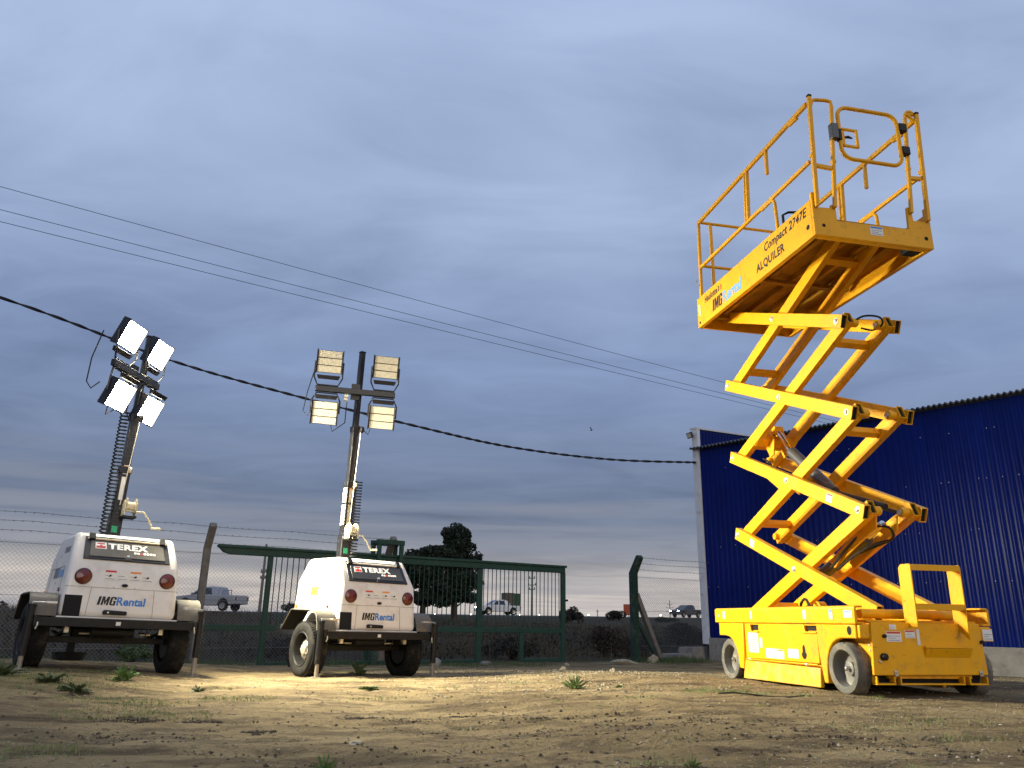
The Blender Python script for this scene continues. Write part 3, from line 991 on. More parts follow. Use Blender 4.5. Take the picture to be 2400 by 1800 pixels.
def build_lift_front():
    xf = 0.030
    # big front cover, slightly flared at the foot
    lp('front_cover', MB().prism([(-.005, .535), (-.955, .535), (-.975, .16), (.015, .155)], (xf, 0, 0), (0, 1, 0), (0, 0, 1), (.03, 0, 0)), bevel=0.006)
    lp('cover_return', MB().box(xf + .031, .26, -.035, -.015, .16, .50))
    lp('step_lip', MB().box(xf - .035, xf - .001, -.84, -.43, .352, .366), bevel=0.004)
    lp('step_lip', MB().prism([(0, .350), (-.034, .350), (0, .285)], (xf - .001, -.835, 0), X3, Z3, (0, .40, 0)), bevel=0.003)
    # lower frame with pockets
    for y0, y1 in ((-.965, -.80), (-.76, -.20), (-.16, .0)):
        b = MB(); b.box(xf, xf + .06, y0, y1, .088, .100)
        for y in (y0, y1 - .012):
            b.box(xf, xf + .06, y, y + .012, .1005, .148)
        lp('lower_frame', b, bevel=0.003)
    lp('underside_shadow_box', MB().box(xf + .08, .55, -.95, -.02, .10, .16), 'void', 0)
    # entry step: two side plates and two rungs
    a0, a1 = -.062, .078
    lp('ladder_plate', MB().prism([(a1, .505), (a0, .505), (a0, .955), (a0 + .012, .972), (a1 - .03, .972), (a1, .945)], (0, -.344, 0), X3, Z3, (0, .010, 0)), bevel=0.003)
    lp('ladder_plate', MB().prism([(a1, .510), (a0, .412), (a0, .955), (a0 + .012, .972), (a1 - .03, .972), (a1, .945)], (0, -.782, 0), X3, Z3, (0, .010, 0)), bevel=0.003)
    for z in (.922, .630):
        lp('ladder_rung', MB().box(a0 + .002, a0 + .012, -.7715, -.3445, z, z + .046), bevel=0.003)
        lp('ladder_rung', MB().box(a0 + .013, a1 - .012, -.7715, -.3445, z + .036, z + .045), bevel=0.002)
    # roller tube the lower arms slide on
    lp('roller_tube', MB().cyl((.195, -.97, .598), (.195, -.03, .598), .036, 16), bevel=0, smooth=True)
    lp('guide_channel', MB().box(.10, .30, -.99, -.02, .535, .552))
    U, W = -Y3, Z3
    x = xf - .0005
    sticker(LIFT, (x, -.12, .395), U, W, .13, .075, 'red_txt', 3)
    sticker(LIFT, (x, -.285, .422), U, W, .085, .058, 'red_txt', 2)
    sticker(LIFT, (x, -.155, .483), U, W, .058, .036, None, 2)
    sticker(LIFT, (x, -.385, .372), U, W, .024, .115)
    for y, z in ((-.10, .435), (-.95, .40)):
        lp('cover_knob', MB().cyl((xf, y, z), (xf - .022, y, z), .014, 12), 'black_metal', 0.003)
    lp('charge_plug', MB().lathe([(.026, 0), (.026, .03), (.018, .04), (0, .042)], (xf, -.075, .287), (-1, 0, 0), 14), 'black_metal', 0, smooth=True)
    lp('plug_clip', MB().bar((xf - .006, -.055, .245), (xf - .006, -.03, .262), .012, .014), 'zinc')
    for y in (-.165, -.905):
        b = MB().box(xf - .012, xf, y - .014, y + .014, .150, .190)
        b.cyl((xf - .012, y, .176), (xf - .018, y, .176), .009, 8)
        lp('toggle_latch', b, 'steel', 0.002)
    # bracket with worn sticker on the far side, hinge screws by the near edge
    lp('side_bracket', MB().box(.05, .06, -1.085, -.985, .405, .50), bevel=0.003)
    sticker(LIFT, (.0495, -.992, .412), U, W, .088, .082, None, 3)
    for z in (.33, .37, .44):
        lp('hinge_screw', MB().cyl((.06, -.002, z), (.06, .012, z), .008, 8), 'zinc', 0)


build_lift_front()

# scissor stack
SA, SP, SH, SZ = 0.300, 2.046, 0.8398, 0.5834     # right joint x, span, level height, first joint z
OUT, INN = (-.20, -.262), (-.268, -.330)


def joint(side, i):
    return V((SA if side == 'r' else SA + SP, 0, SZ + SH * i))


def arm(p, q, y0, y1, e0, e1, name='scissor_arm', h=0.122):
    d = (q - p).normalized()
    c = V((0, (y0 + y1) / 2, 0))
    o = lp(name, MB().recttube(p - d * e0 + c, q + d * e1 + c, abs(y1 - y0), h, 0.007, (0, 0, 1)), bevel=0.003)
    for e, sg in ((p - d * (e0 - .02), 1), (q + d * (e1 - .02), -1)):
        lp('end_shade_plate', MB().bar(e + c, e + c + d * sg * .004, abs(y1 - y0) - .0145, h - .0145, (0, 0, 1)), 'void', 0, parent=o)  # dark plate in the hollow end, painting the shade inside
    return o


def mir(y):
    return -1.0 - y


def build_scissors():
    for i in range(4):
        lo, ro = joint('l', i), joint('r', i)
        lu, ru = joint('l', i + 1), joint('r', i + 1)
        for near in (True, False):
            f = (lambda y: y) if near else mir
            # outer arm falls towards the front, inner arm rises towards the front
            e_front = 0.075 if i else 0.05
            arm(lu, ro if i else ro + V((-.03, 0, .035)), f(OUT[0]), f(OUT[1]), 0.06, e_front)
            arm(lo, ru, f(INN[0]), f(INN[1]), 0.05, 0.06 if i < 3 else 0.03)
            # bolts
            s = 1 if near else -1
            mid = (lu + ro) / 2
            pts = [mid]
            if i < 3: pts.append(lu)
            if i > 0: pts.append(ro)
            for p in pts:
                b = MB().lathe([(.030, 0), (.030, .005), (.019, .006), (.019, .018), (.013, .022), (0, .022)], p + V((0, f(OUT[0]), 0)), (0, s, 0), 20)
                lp('pivot_bolt', b, 'zinc', 0, smooth=True)
        # pivot shafts and cross members
        lp('pivot_shaft', MB().cyl((lu + ro) / 2 + V((0, OUT[1], 0)), (lu + ro) / 2 + V((0, mir(OUT[1]), 0)), .022, 12), 'yellow', 0, smooth=True)
        d = (ru - lo).normalized()
        n = V((d.z, 0, -d.x))
        for t in (0.12, 0.88):
            p = lo.lerp(ru, t)
            lp('cross_tube', MB().recttube(p + V((0, INN[1], 0)), p + V((0, mir(INN[1]), 0)), .075, .055, .005, (n.x, 0, n.z)), bevel=0.003)
        for j in ([ru] if i < 3 else []):
            for y in (INN[1], mir(INN[1])):
                s = 1 if y > -.5 else -1
                lp('pivot_boss', MB().cyl(j + V((0, y, 0)), j + V((0, y - s * .07, 0)), .040, 16), 'yellow', 0, smooth=True)
                lp('boss_pin', MB().cyl(j + V((0, y - s * .07, 0)), j + V((0, y - s * .085, 0)), .024, 12), 'steel', 0, smooth=True)
        for j in ([lu] if i < 3 else []):
            for y in (INN[1], mir(INN[1])):
                s = 1 if y > -.5 else -1
                lp('pivot_boss', MB().cyl(j + V((0, y, 0)), j + V((0, y - s * .04, 0)), .034, 16), 'yellow', 0, smooth=True)
    # upper cylinder
    c = V((0, -.5, 0))
    P = lambda x, z: V((x, -.5, z))
    lp('cylinder_rod', MB().cyl(P(1.885, 2.475), P(1.62, 2.16), .030, 16), 'chrome', 0, smooth=True)
    lp('cylinder_barrel', MB().cyl(P(1.66, 2.21), P(1.02, 1.70), .055, 18), 'cyl_grey', 0.004, smooth=True)
    lp('cylinder_barrel', MB().cyl(P(1.04, 1.70), P(.34, 1.47), .026, 14), 'hose', 0.004, smooth=True)
    lp('cylinder_eye', MB().cyl(P(1.90, 2.49) + V((0, -.05, 0)), P(1.90, 2.49) + V((0, .05, 0)), .05, 16), 'yellow', 0, smooth=True)
    for y in (-.42, -.58):
        lp('cylinder_lug', MB().prism([(1.83, 2.38), (1.98, 2.56), (2.06, 2.50), (2.02, 2.36), (1.93, 2.20), (1.86, 2.22)], (0, y - .008, 0), X3, Z3, (0, .016, 0)), bevel=0.003)
        lp('cylinder_lug', MB().prism([(1.60, 1.90), (1.95, 2.06), (2.04, 2.0), (1.72, 1.78)], (0, y - .008, 0), X3, Z3, (0, .016, 0)), bevel=0.003)
    lp('lug_beam', MB().recttube(P(1.95, 2.38) + V((0, .23, 0)), P(1.95, 2.38) - V((0, .23, 0)), .10, .07, .006, (.6, 0, .8)), bevel=0.003)
    # lower cylinder lies between the rising arms of the first level
    lp('cylinder_barrel', MB().cyl(P(1.36, .955), P(.62, 1.24), .055, 18), 'cyl_grey', 0.004, smooth=True)
    lp('cylinder_rod', MB().cyl(P(.64, 1.23), P(.40, 1.335), .03, 16), 'chrome', 0, smooth=True)
    for y in (-.40, -.60):
        lp('cylinder_lug', MB().prism([(.34, 1.40), (.55, 1.33), (1.05, 1.06), (.98, 1.00), (.60, 1.18), (.36, 1.28)], (0, y - .008, 0), X3, Z3, (0, .016, 0)), bevel=0.003)
    lp('base_lug', MB().lathe([(.06, -.04), (.06, .04)], (1.42, -.5, .66), (0, 1, 0), 20), 'yellow', 0.004, smooth=True)
    # hoses and cable loops

    def hose(pts, r=.011, name='hydraulic_hose'):
        pts = [V(p) for p in pts]
        out = []
        n = len(pts)
        for i in range(n - 1):
            p0, p1, p2, p3 = pts[max(i - 1, 0)], pts[i], pts[i + 1], pts[min(i + 2, n - 1)]
            for k in range(6):
                t = k / 6
                out.append(0.5 * ((2 * p1) + (p2 - p0) * t + (2 * p0 - 5 * p1 + 4 * p2 - p3) * t * t + (3 * p1 - p0 - 3 * p2 + p3) * t ** 3))
        out.append(pts[-1])
        lp(name, MB().tube(out, r, 6), 'hose', 0, smooth=True)
    hose([(2.02, -.38, 2.20), (1.86, -.37, 2.12), (1.80, -.36, 1.98), (1.60, -.37, 1.86), (1.10, -.39, 1.66), (.7, -.40, 1.52), (.35, -.42, 1.45)])
    hose([(2.0, -.42, 2.16), (1.84, -.40, 2.06), (1.74, -.40, 1.93), (1.5, -.42, 1.82), (1.0, -.45, 1.63), (.5, -.46, 1.47)], .008)
    hose([(1.1, -.62, 1.66), (.8, -.62, 1.56), (.45, -.62, 1.46), (.28, -.62, 1.40)], .016)
    hose([(.98, -.36, 1.00), (.80, -.37, 1.12), (.62, -.40, 1.24), (.48, -.45, 1.31), (.36, -.52, 1.30), (.40, -.58, 1.22), (.52, -.56, 1.18), (.75, -.5, 1.12)], .012)
    hose([(.95, -.40, .98), (.74, -.42, 1.08), (.55, -.46, 1.16), (.42, -.55, 1.20)], .010)
    hose([(.34, -.36, 3.10), (.22, -.42, 3.14), (.18, -.55, 3.13), (.24, -.62, 3.09), (.34, -.60, 3.07), (.30, -.45, 3.06)], .009)
    hose([(1.62, -.42, .58), (1.58, -.40, .70), (1.48, -.39, .74), (1.40, -.38, .66), (1.38, -.38, .57)], .013)
    hose([(.90, -.42, .56), (.86, -.40, .63), (.78, -.40, .64), (.72, -.42, .58)], .007)
    # labels on the outer arms
    for i, t in ((2, .80), (1, .12)):
        p = joint('l', i).lerp(joint('r', i - 1), t)
        d = (joint('r', i - 1) - joint('l', i)).normalized()
        w = V((d.z, 0, -d.x)); w = w if w.z > 0 else -w
        sticker(LIFT, p - w * .035 + V((0, OUT[0] + .0005, 0)), d, w, .085, .075, 'red_txt' if i == 2 else None, 2)


build_scissors()


def build_platform():
    x0, x1, zb, zt = .03, 2.385, 3.79, 4.15
    for y0, s in ((YB, 1), (YF, -1)):
        prof = [(y0, zb), (y0, zt), (y0 - s * .022, zt), (y0 - s * .022, zb + .012), (y0 - s * .05, zb + .012), (y0 - s * .05, zb)]
        lp('toe_board', MB().prism(prof, (x0 + .0325, 0, 0), Y3, Z3, (x1 - x0 - .0325, 0, 0)), bevel=0.004)
    # entrance end
    f = [(YB, zb), (YF, zb), (YF, 4.05), (YF + .004, 4.20), (YF + .042, 4.20), (YF + .046, 4.062), (-.925, 4.058), (-.918, 4.19), (-.878, 4.19), (-.868, 3.962), (-.135, 3.950), (-.130, 4.11), (-.092, 4.11), (-.088, 4.072), (YB - .048, 4.066), (YB - .042, 4.21), (YB, 4.21)]
    lp('end_toe_board', MB().prism(f, (x0, 0, 0), Y3, Z3, (.03, 0, 0)), bevel=0.003)
    lp('end_flange', MB().box(x0 + .031, x0 + .08, YF + .051, YB - .051, zb, zb + .012))
    lp('end_toe_board', MB().box(x1 - .02, x1 + .004, YF + .023, YB - .023, zb, 4.10))
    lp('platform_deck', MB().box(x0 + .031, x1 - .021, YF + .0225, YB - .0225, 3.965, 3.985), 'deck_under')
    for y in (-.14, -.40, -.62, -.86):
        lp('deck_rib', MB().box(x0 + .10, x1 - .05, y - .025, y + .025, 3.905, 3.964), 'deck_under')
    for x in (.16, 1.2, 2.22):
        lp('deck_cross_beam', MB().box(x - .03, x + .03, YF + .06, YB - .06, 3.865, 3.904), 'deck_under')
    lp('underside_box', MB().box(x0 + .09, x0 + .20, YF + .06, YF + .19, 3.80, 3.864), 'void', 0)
    for y, r in ((.007, .017), (-.38, .014), (-.644, .014), (-1.032, .020)):
        lp('end_hole', MB().cyl((x0 - .0015, y, 3.888), (x0 + .001, y, 3.888), r, 14), 'void' if r > .015 else 'yellow_dirty', 0)
    sticker(LIFT, (x0 - .0005, -.455, 3.853), -Y3, Z3, .130, .088, 'blue_txt', 3)
    lp('side_hole', MB().cyl((.125, YB - .001, 3.905), (.125, YB + .0015, 3.905), .024, 16), 'void', 0)
    # rails
    T = .034

    def rail(name, pts, r=.018):
        pts = [V(p) for p in pts]
        for a, b in zip(pts[:-1], pts[1:]):
            pass
        return lp(name, MB().tube(pts, r, 10), bevel=0, smooth=True)

    def sq(name, p, q, w=T, h=T, upv=(0, 0, 1), m='yellow'):
        return lp(name, MB().bar(p, q, w, h, upv), m, 0.005)

    def arc(c, r, a0, a1, ua, ub, n=6):
        return [V(c) + V(ua) * r * math.cos(a0 + (a1 - a0) * k / n) + V(ub) * r * math.sin(a0 + (a1 - a0) * k / n) for k in range(n + 1)]
    ZR, ZM = 5.120, 4.535
    for yr, s in ((YB - .035, 1), (YF + .035, -1)):
        xe = -.015
        sq('top_rail', (xe + .02, yr, ZR), (2.315, yr, ZR), .032, .045)
        sq('mid_rail', (.03 + T / 2, yr, ZM), (2.315 - T / 2, yr, ZM), .030, .036)
        sq('corner_post', (.012, yr, 4.06), (xe - .03, yr, 5.165), T, T, (1, 0, 0))
        sq('post_cap', (xe - .0303, yr, 5.165), (xe - .031, yr, 5.185), T + .004, T + .004, (1, 0, 0), 'black_metal')
        sq('post_collar', (.0005, yr, 4.55), (-.001, yr, 4.585), T + .010, T + .010, (1, 0, 0))
        sq('rear_post', (2.332, yr, zb + .30), (2.298, yr, 5.098), T, T, (1, 0, 0))
        sq('mid_post', (1.165, yr, ZM + .018), (1.125, yr, ZR - .022), .036, T, (1, 0, 0))
        sq('mid_post', (1.220, yr, ZM + .018), (1.180, yr, ZR - .022), .022, .026, (1, 0, 0))
        sq('stub_tube', (.735, yr, ZR - .023), (.748, yr, ZR - .285), .032, .032, (1, 0, 0))
        hook = [(.90, yr, ZM - .02), (.78, yr, ZM - .015)] + arc((.73, yr, ZM - .085), .068, R(90), R(180), (1, 0, 0), (0, 0, 1)) + [(.655, yr, ZM - .2), (.648, yr, 4.12)]
        rail('hook_rail', hook, .017)
        sq('rail_bracket', (.30, yr, ZR - .026), (.16, yr, ZR - .040), .028, .022)
    # far end guard rails
    for z in (5.13, 4.555):
        c = .05
        pts = [(2.20, YB - .055, z)] + arc((2.26, YB - .095, z), .04, R(90), R(0), (1, 0, 0), (0, 1, 0)) + [(2.30, -.5, z)] + arc((2.26, YF + .095, z), .04, R(0), R(-90), (1, 0, 0), (0, 1, 0)) + [(2.20, YF + .055, z)]
        rail('end_rail_tube', pts, .018)
    for y in (-.09, -.91):
        sq('end_post', (2.305, y, 4.08), (2.302, y, 5.11), T, T, (1, 0, 0))
    # entrance posts, hoops and half gate
    xg = .012
    sq('inner_post', (xg, -.112, 4.07), (xg - .035, -.172, 5.12), T * .9, T * .9, (1, 0, 0))
    sq('inner_post', (xg, -.898, 4.12), (xg - .035, -.952, 5.12), T * .9, T * .9, (1, 0, 0))
    rail('post_hoop', [(-.026, YB - .055, 5.09)] + arc((-.026, -.02, 5.10), .06, R(35), R(90), (0, 1, 0), (0, 0, 1), 4) + [(-.026, -.12, 5.172), (-.026, -.165, 5.165), (-.024, -.174, 5.11)], .017)
    rail('post_hoop', [(-.024, -.952, 5.11), (-.024, -.955, 5.16)] + arc((-.024, -1.01, 5.15), .05, R(150), R(30), (0, 1, 0), (0, 0, 1), 5)[::1] + [(-.02, -1.055, 5.10)], .017)
    sq('post_tie', (.0, YB - .055, 4.470), (.0, -.118, 4.462), .030, .038)
    sq('post_tie', (.0, -.905, 4.480), (.0, YF + .055, 4.490), .030, .038)
    for y, z in ((-.14, 4.52), (-.922, 4.56)):
        sq('post_collar', (-.0005, y, z), (-.0015, y - .002, z + .03), T + .006, T + .006, (1, 0, 0))
    gx = -.025
    g = []
    y0, y1, z0, z1, r = -.225, -.850, 4.575, 5.125, .105
    g += arc((gx, y0 - r, z1 - r), r, R(0), R(90), (0, 1, 0), (0, 0, 1))
    g += arc((gx, y1 + r, z1 - r), r, R(90), R(180), (0, 1, 0), (0, 0, 1))
    g += arc((gx, y1 + r, z0 + r), r, R(180), R(270), (0, 1, 0), (0, 0, 1))
    g += arc((gx, y0 - r, z0 + r), r, R(270), R(360), (0, 1, 0), (0, 0, 1))
    lp('entry_gate', MB().tube(g, .019, 10, closed=True), 'yellow', 0, smooth=True)
    lp('gate_latch', MB().box(gx - .03, gx + .03, -.20, -.13, 4.76, 4.92), 'cyl_grey', 0.008)
    lp('gate_latch', MB().box(gx - .025, gx + .025, -.232, -.202, 4.75, 4.87), 'black_metal', 0.006)
    b = MB()
    b.bar((gx, -.236, 4.79), (gx, -.27, 4.79), .02, .15)
    b.bar((gx, -.25, 4.885), (gx, -.405, 4.885), .024, .022)
    b.bar((gx, -.25, 4.71), (gx, -.405, 4.71), .024, .022)
    b.bar((gx, -.4, 4.70), (gx, -.4, 4.896), .024, .022, (0, 1, 0))
    lp('latch_guard', b, bevel=0.004)
    lp('latch_lever', MB().tube([(gx, -.262, 4.795), (gx - .01, -.30, 4.80), (gx - .01, -.345, 4.792)], [.010, .014, .006], 8), 'black_metal', 0, smooth=True)
    for z in (4.995, 4.745):
        lp('gate_hinge', MB().box(gx - .03, gx + .03, -.935, -.855, z - .042, z + .042), 'black_metal', 0.008)
    # control box frame standing on the deck
    b = MB().tube([(.60, .03, 4.00), (.60, .03, 4.30), (.58, -.02, 4.325), (.55, -.14, 4.325)], .013, 8)
    lp('control_box_frame', b, 'black_metal', 0, smooth=True)
    lp('control_box', MB().box(.52, .66, -.16, -.0, 4.05, 4.17), 'black_metal', 0.01)
    # lettering on the near toe board
    U = -X3; y = YB
    text('lettering', 'Compact 2747E', M['black_txt'], LIFT, (.860, y, 3.992), U, Z3, .735, .120, shear=.22, bold=.024)
    text('lettering', 'ALQUILER', M['black_txt'], LIFT, (1.035, y, 3.852), U, Z3, .52, .108, bold=.034)
    text('lettering', 'Haulotte', M['black_txt'], LIFT, (2.185, y, 4.022), U, Z3, .31, .084, bold=.030)
    for k, mm in ((0, 'black_txt'), (1, 'red_txt')):
        MB().prism([(0, 0), (.022, 0), (.046, .032), (.022, .064), (0, .064), (.024, .032)], (1.865 - k * .052, y, 4.03), U, Z3, (0, .0015, 0)).build('chevron', M[mm], LIFT)
    block_img(M['black_txt'], LIFT, (2.010, y, 3.848), U, Z3, .235, .135)
    text('lettering', 'Rental', M['blue_txt2'], LIFT, (1.765, y, 3.848), U, Z3, .42, .135, shear=.08, bold=.030, space=1.0)
    sticker(LIFT, (2.345, y + .0005, 3.93), U, Z3, .035, .13)
    lp('board_pin', MB().cyl((2.33, y, 3.84), (2.33, y + .004, 3.84), .016, 12), 'black_metal', 0)
    lp('rear_pin', MB().tube([(2.335, y + .004, 4.38), (2.345, y + .02, 4.36), (2.335, y + .02, 4.30)], .006, 6), 'steel', 0)


build_platform()

# ------------------------------------------------------------------ light towers (local: x forward from the rear face, y left, z up)


def spiral(p0, p1, r, turns, n_per=10, sag=0.0):
    p0, p1 = V(p0), V(p1)
    d = p1 - p0
    q = d.orthogonal().normalized(); w = d.normalized().cross(q)
    n = int(turns * n_per)
    out = []
    for k in range(n + 1):
        t = k / n; a = 2 * math.pi * turns * t
        out.append(p0 + d * t + (q * math.cos(a) + w * math.sin(a)) * r + V((0, 0, -sag * math.sin(math.pi * t))))
    return out


def build_tower(label, loc, yaw, roll, pit, lit, bar_angle, tilt, zbar, masthead, bar_off):
    rotm = Matrix.Rotation(yaw, 3, 'Z') @ Matrix.Rotation(roll, 3, 'X') @ Matrix.Rotation(-pit, 3, 'Y')
    T = thing('light_tower', label, 'light tower', loc, rotm.to_euler(), 'trailer light towers')

    def tp(name, b, m, bevel=0.004, parent=None, smooth=False, seg=2):
        return b.build(name, M[m], parent or T, bevel=bevel, smooth=smooth, seg=seg)

    def world_xy(x, y):
        p = rotm @ V((x, y, 0)) + V(loc)
        return p
    # ---- body shell
    pts = [(.05, .492, .526), (.086, .985, .505), (.319, 1.302, .463), (1.02, 1.302, .463), (1.20, 1.03, .500), (1.225, .492, .526)]
    b = MB()
    vv = [(x, w, z) for x, z, w in pts] + [(x, -w, z) for x, z, w in pts]
    n = 6
    fs = [(i, i + 1, i + 1 + n, i + n) for i in range(5)] + [(5, 0, n, 5 + n)]
    fs = [f[::-1] for f in fs]
    fs += [(0, 1, 4, 5), (1, 2, 3, 4), (n + 5, n + 4, n + 1, n), (n + 4, n + 3, n + 2, n + 1)]
    b.add(vv, fs)
    body = tp('body', b, 'white', 0.05, seg=5)
    bm_fix(body)
    # lower lip of the hood
    tp('body_lip', MB().box(.035, 1.235, -.54, .54, .478, .492), 'white', 0.004)
    # ---- control door on the sloping panel
    sx = V((.587, 0, .811)).normalized(); sn = V((-.811, 0, .587)).normalized()
    o0 = V((.086, 0, .985)) + sx * .045
    U = -Y3
    door = tp('control_door', MB().prism([(-.40, 0), (.40, 0), (.385, .285), (-.385, .285)], o0 + sn * .004, U, sx, sn * .016), 'mast_black', 0.006)
    tp('door_panel', MB().prism([(-.352, .030), (.352, .030), (.338, .225), (-.338, .225)], o0 + sn * .0205, U, sx, sn * .006), 'door_glare' if lit else 'door_black', 0.004, parent=door)
    tp('door_bar', MB().cyl(o0 + U * -.37 + sx * .248 + sn * .026, o0 + U * .37 + sx * .248 + sn * .026, .010, 10), 'cream' if lit else 'white', 0, parent=door, smooth=True)
    for y in (-.33, .33):
        bb = MB().prism([(-.028, .235), (.028, .235), (.028, .312), (-.028, .312)], o0 + U * y + sn * .021, U, sx, sn * .020)
        tp('hinge', bb, 'black_metal', 0.005, parent=door)
    bb = MB().prism([(-.035, -.004), (.035, -.004), (.028, .03), (-.028, .03)], o0 + sn * .0215, U, sx, sn * .012)
    tp('door_latch', bb, 'black_metal', 0.003, parent=door)
    bb = MB().cyl(o0 + sx * .048 + sn * .026, o0 + sx * .048 + sn * .036, .014, 12)
    tp('door_lock', bb, 'steel', 0, parent=door, smooth=True)
    q = o0 + sn * .0268
    MB().prism([(-.30, .125), (-.20, .125), (-.20, .205), (-.30, .205)], q, U, sx, sn * .001).build('logo_plate', M['white_txt'], door)
    MB().prism([(-.292, .132), (-.208, .132), (-.208, .160), (-.235, .160), (-.25, .178), (-.265, .160), (-.292, .160)], q + sn * .0012, U, sx, sn * .0006).build('logo_print', M['red_txt'], door)
    MB().prism([(-.285, .182), (-.215, .182), (-.215, .196), (-.285, .196)], q + sn * .0012, U, sx, sn * .0006).build('logo_print', M['red_txt'], door)
    text('lettering', 'TEREX', M['white_txt'], door, q + U * -.185 + sx * .128, U, sx, .375, .074, bold=.045)
    b = MB()
    for k in range(7):
        if k == 2: continue
        b.prism([(.055 + k * .030, .088), (.078 + k * .030, .088), (.078 + k * .030, .112), (.055 + k * .030, .112)], q, U, sx, sn * .0012)
    b.build('small_print', M['white_txt'], door)
    MB().prism([(.110, .086), (.142, .086), (.126, .114)], q, U, sx, sn * .0012).build('small_print', M['red_txt'], door)
    # ---- shallow seams of the moulded hood
    rn = V((-1, 0, .073)).normalized(); rw = V((.073, 0, 1)).normalized()

    def rear(y, z):
        return V((.05 + .036 * (z - .492) / .493, y, z)) + rn * .001
    for (ya, za), (yb_, zb2) in (((.515, .765), (-.515, .765)), ((.285, .765), (.30, .50)), ((-.285, .765), (-.30, .50))):
        pa, pb = rear(ya, za), rear(yb_, zb2)
        tp('hood_seam', MB().bar(pa + rn * .0005, pb + rn * .0005, .0035, .002, rn), 'grey_txt', 0)
    for y in (.372, -.395):
        c = rear(y, .862)
        tl = tp('tail_light', MB().lathe([(.070, -.004), (.070, .008), (.062, .014), (0, .020)], c, rn, 28), 'red_lens', 0, smooth=True)
        tp('bezel', MB().lathe([(.068, .006), (.074, .010), (.076, .003), (.076, -.003)], c, rn, 28), 'black_metal', 0, parent=tl, smooth=True)
    for k, (y, hd) in enumerate(((.19, 'red_txt'), (.078, None), (-.035, 'orange_txt'), (-.148, None))):
        sticker(T, rear(y, .838), U, rw, .108, .098, hd, 2)
    for k, y in enumerate((.155, -.075, -.19)):
        MB().prism([(0, 0), (.03, .008), (.022, .026), (.008, .018)], rear(y, .868) + rn * .0025, U, rw, rn * .0006).build('pictogram', M['black_txt'], T)
    tp('plate_lamp', MB().prism([(.030 * math.cos(2 * math.pi * k / 14), .016 * math.sin(2 * math.pi * k / 14)) for k in range(14)], rear(-.005, .795), U, rw, rn * .014), 'black_metal', 0.003)
    block_img(M['black_txt'], T, rear(.215, .605), U, rw, .165, .080)
    text('lettering', 'Rental', M['blue_txt'], T, rear(.045, .605), U, rw, .265, .080, shear=.06, bold=.030, space=1.0)
    tp('exhaust_opening', MB().prism([(0, 0), (.150, 0), (.150, .192), (0, .192)], rear(.498, .493), U, rw, rn * .003), 'void', 0)
    hb = tp('grab_handle', MB().prism([(0, .01), (.215, .008), (.215, .044), (.012, .052), (0, .04)], rear(.155, .508), U, rw, rn * .030), 'black_metal', 0.010)
    tp('handle_lock', MB().cyl(rear(.11, .535) + rn * .030, rear(.11, .535) + rn * .034, .009, 10), 'zinc', 0, parent=hb)
    for y in (.09, -.10):
        tp('rivet', MB().cyl(rear(y, .775), rear(y, .775) + rn * .002, .005, 8), 'grey_txt', 0)
    # left side print and reflectors: the side plane leans in
    sl = V((0, .526 - .492, 0))

    def side(x, z):
        w = .526 - (.021) * (z - .492) / .493 if z < .985 else .505 - .042 * (z - .985) / .317
        return V((x, w + .0015, z))
    sw = V((0, -.0425, 1)).normalized()
    block_img(M['orange_txt' if not lit else 'grey_txt'], T, side(.80, .86), -X3, sw, .20, .10)
    text('lettering', 'Rental', M['white_txt' if not lit else 'blue_txt2'], T, side(.59, .86), -X3, sw, .30, .10, shear=.06, bold=.02)
    if lit:
        text('lettering', 'TEREX', M['grey_txt'], T, side(.62, 1.10), -X3, V((0, -.13, 1)), .30, .06, bold=.04)
    for (xa, za), (xb, zb2) in (((.30, .60), (1.0, .60)), ((.30, .60), (.32, .96)), ((1.0, .60), (.98, .96)), ((.32, .96), (.98, .96))):
        tp('hood_seam', MB().bar(side(xa, za) - V((0, .001, 0)), side(xb, zb2) - V((0, .001, 0)), .004, .002, (0, 1, 0)), 'grey_txt', 0)
    tp('side_marker', MB().cyl(side(1.12, .735), side(1.12, .735) + V((0, .012, 0)), .020, 14), 'orange_lens', 0, smooth=True)
    tp('side_marker', MB().cyl(side(.33, .74), side(.33, .74) + V((0, .012, 0)), .018, 14), 'red_lens', 0, smooth=True)
    for x, z in ((.62, .81), (.63, .875), (.70, 1.08)):
        tp('rivet', MB().cyl(side(x, z), side(x, z) + V((0, .003, 0)), .007, 8), 'grey_txt', 0)
    # ---- frame
    tp('rear_beam', MB().box(-.015, .045, -.70, .70, .398, .476), 'black_metal', 0.004)
    sticker(T, V((-.0155, .03, .420)), U, Z3, .042, .034, None, 1)
    for y in (.50, -.50):
        tp('frame_rail', MB().box(.046, 1.6, y - .03, y + .03, .400, .474), 'black_metal', 0.004)
    tp('front_beam', MB().box(1.20, 1.26, -.469, .469, .400, .474), 'black_metal', 0.004)
    for y in (.30, -.30):
        tp('drawbar', MB().bar((1.261, y, .43), (2.35, y * .12, .43), .06, .08), 'black_metal', 0.004)
    tp('coupler', MB().box(2.35, 2.52, -.05, .05, .40, .50), 'steel', 0.01)
    tp('axle', MB().bar((.46, -.56, .285), (.46, .56, .285), .06, .06), 'black_metal', 0.004)
    for y in (.42, -.42):
        tp('spring', MB().bar((.12, y, .36), (.46, y, .325), .05, .02), 'black_metal', 0.002)
        tp('spring', MB().bar((.46, y, .325), (.85, y, .36), .05, .02), 'black_metal', 0.002)
        tp('hanger', MB().box(.10, .16, y - .02, y + .02, .345, .399), 'zinc', 0.003)
    tp('engine_pan', MB().box(.55, 1.05, -.22, .30, .26, .398), 'black_metal', 0.02)
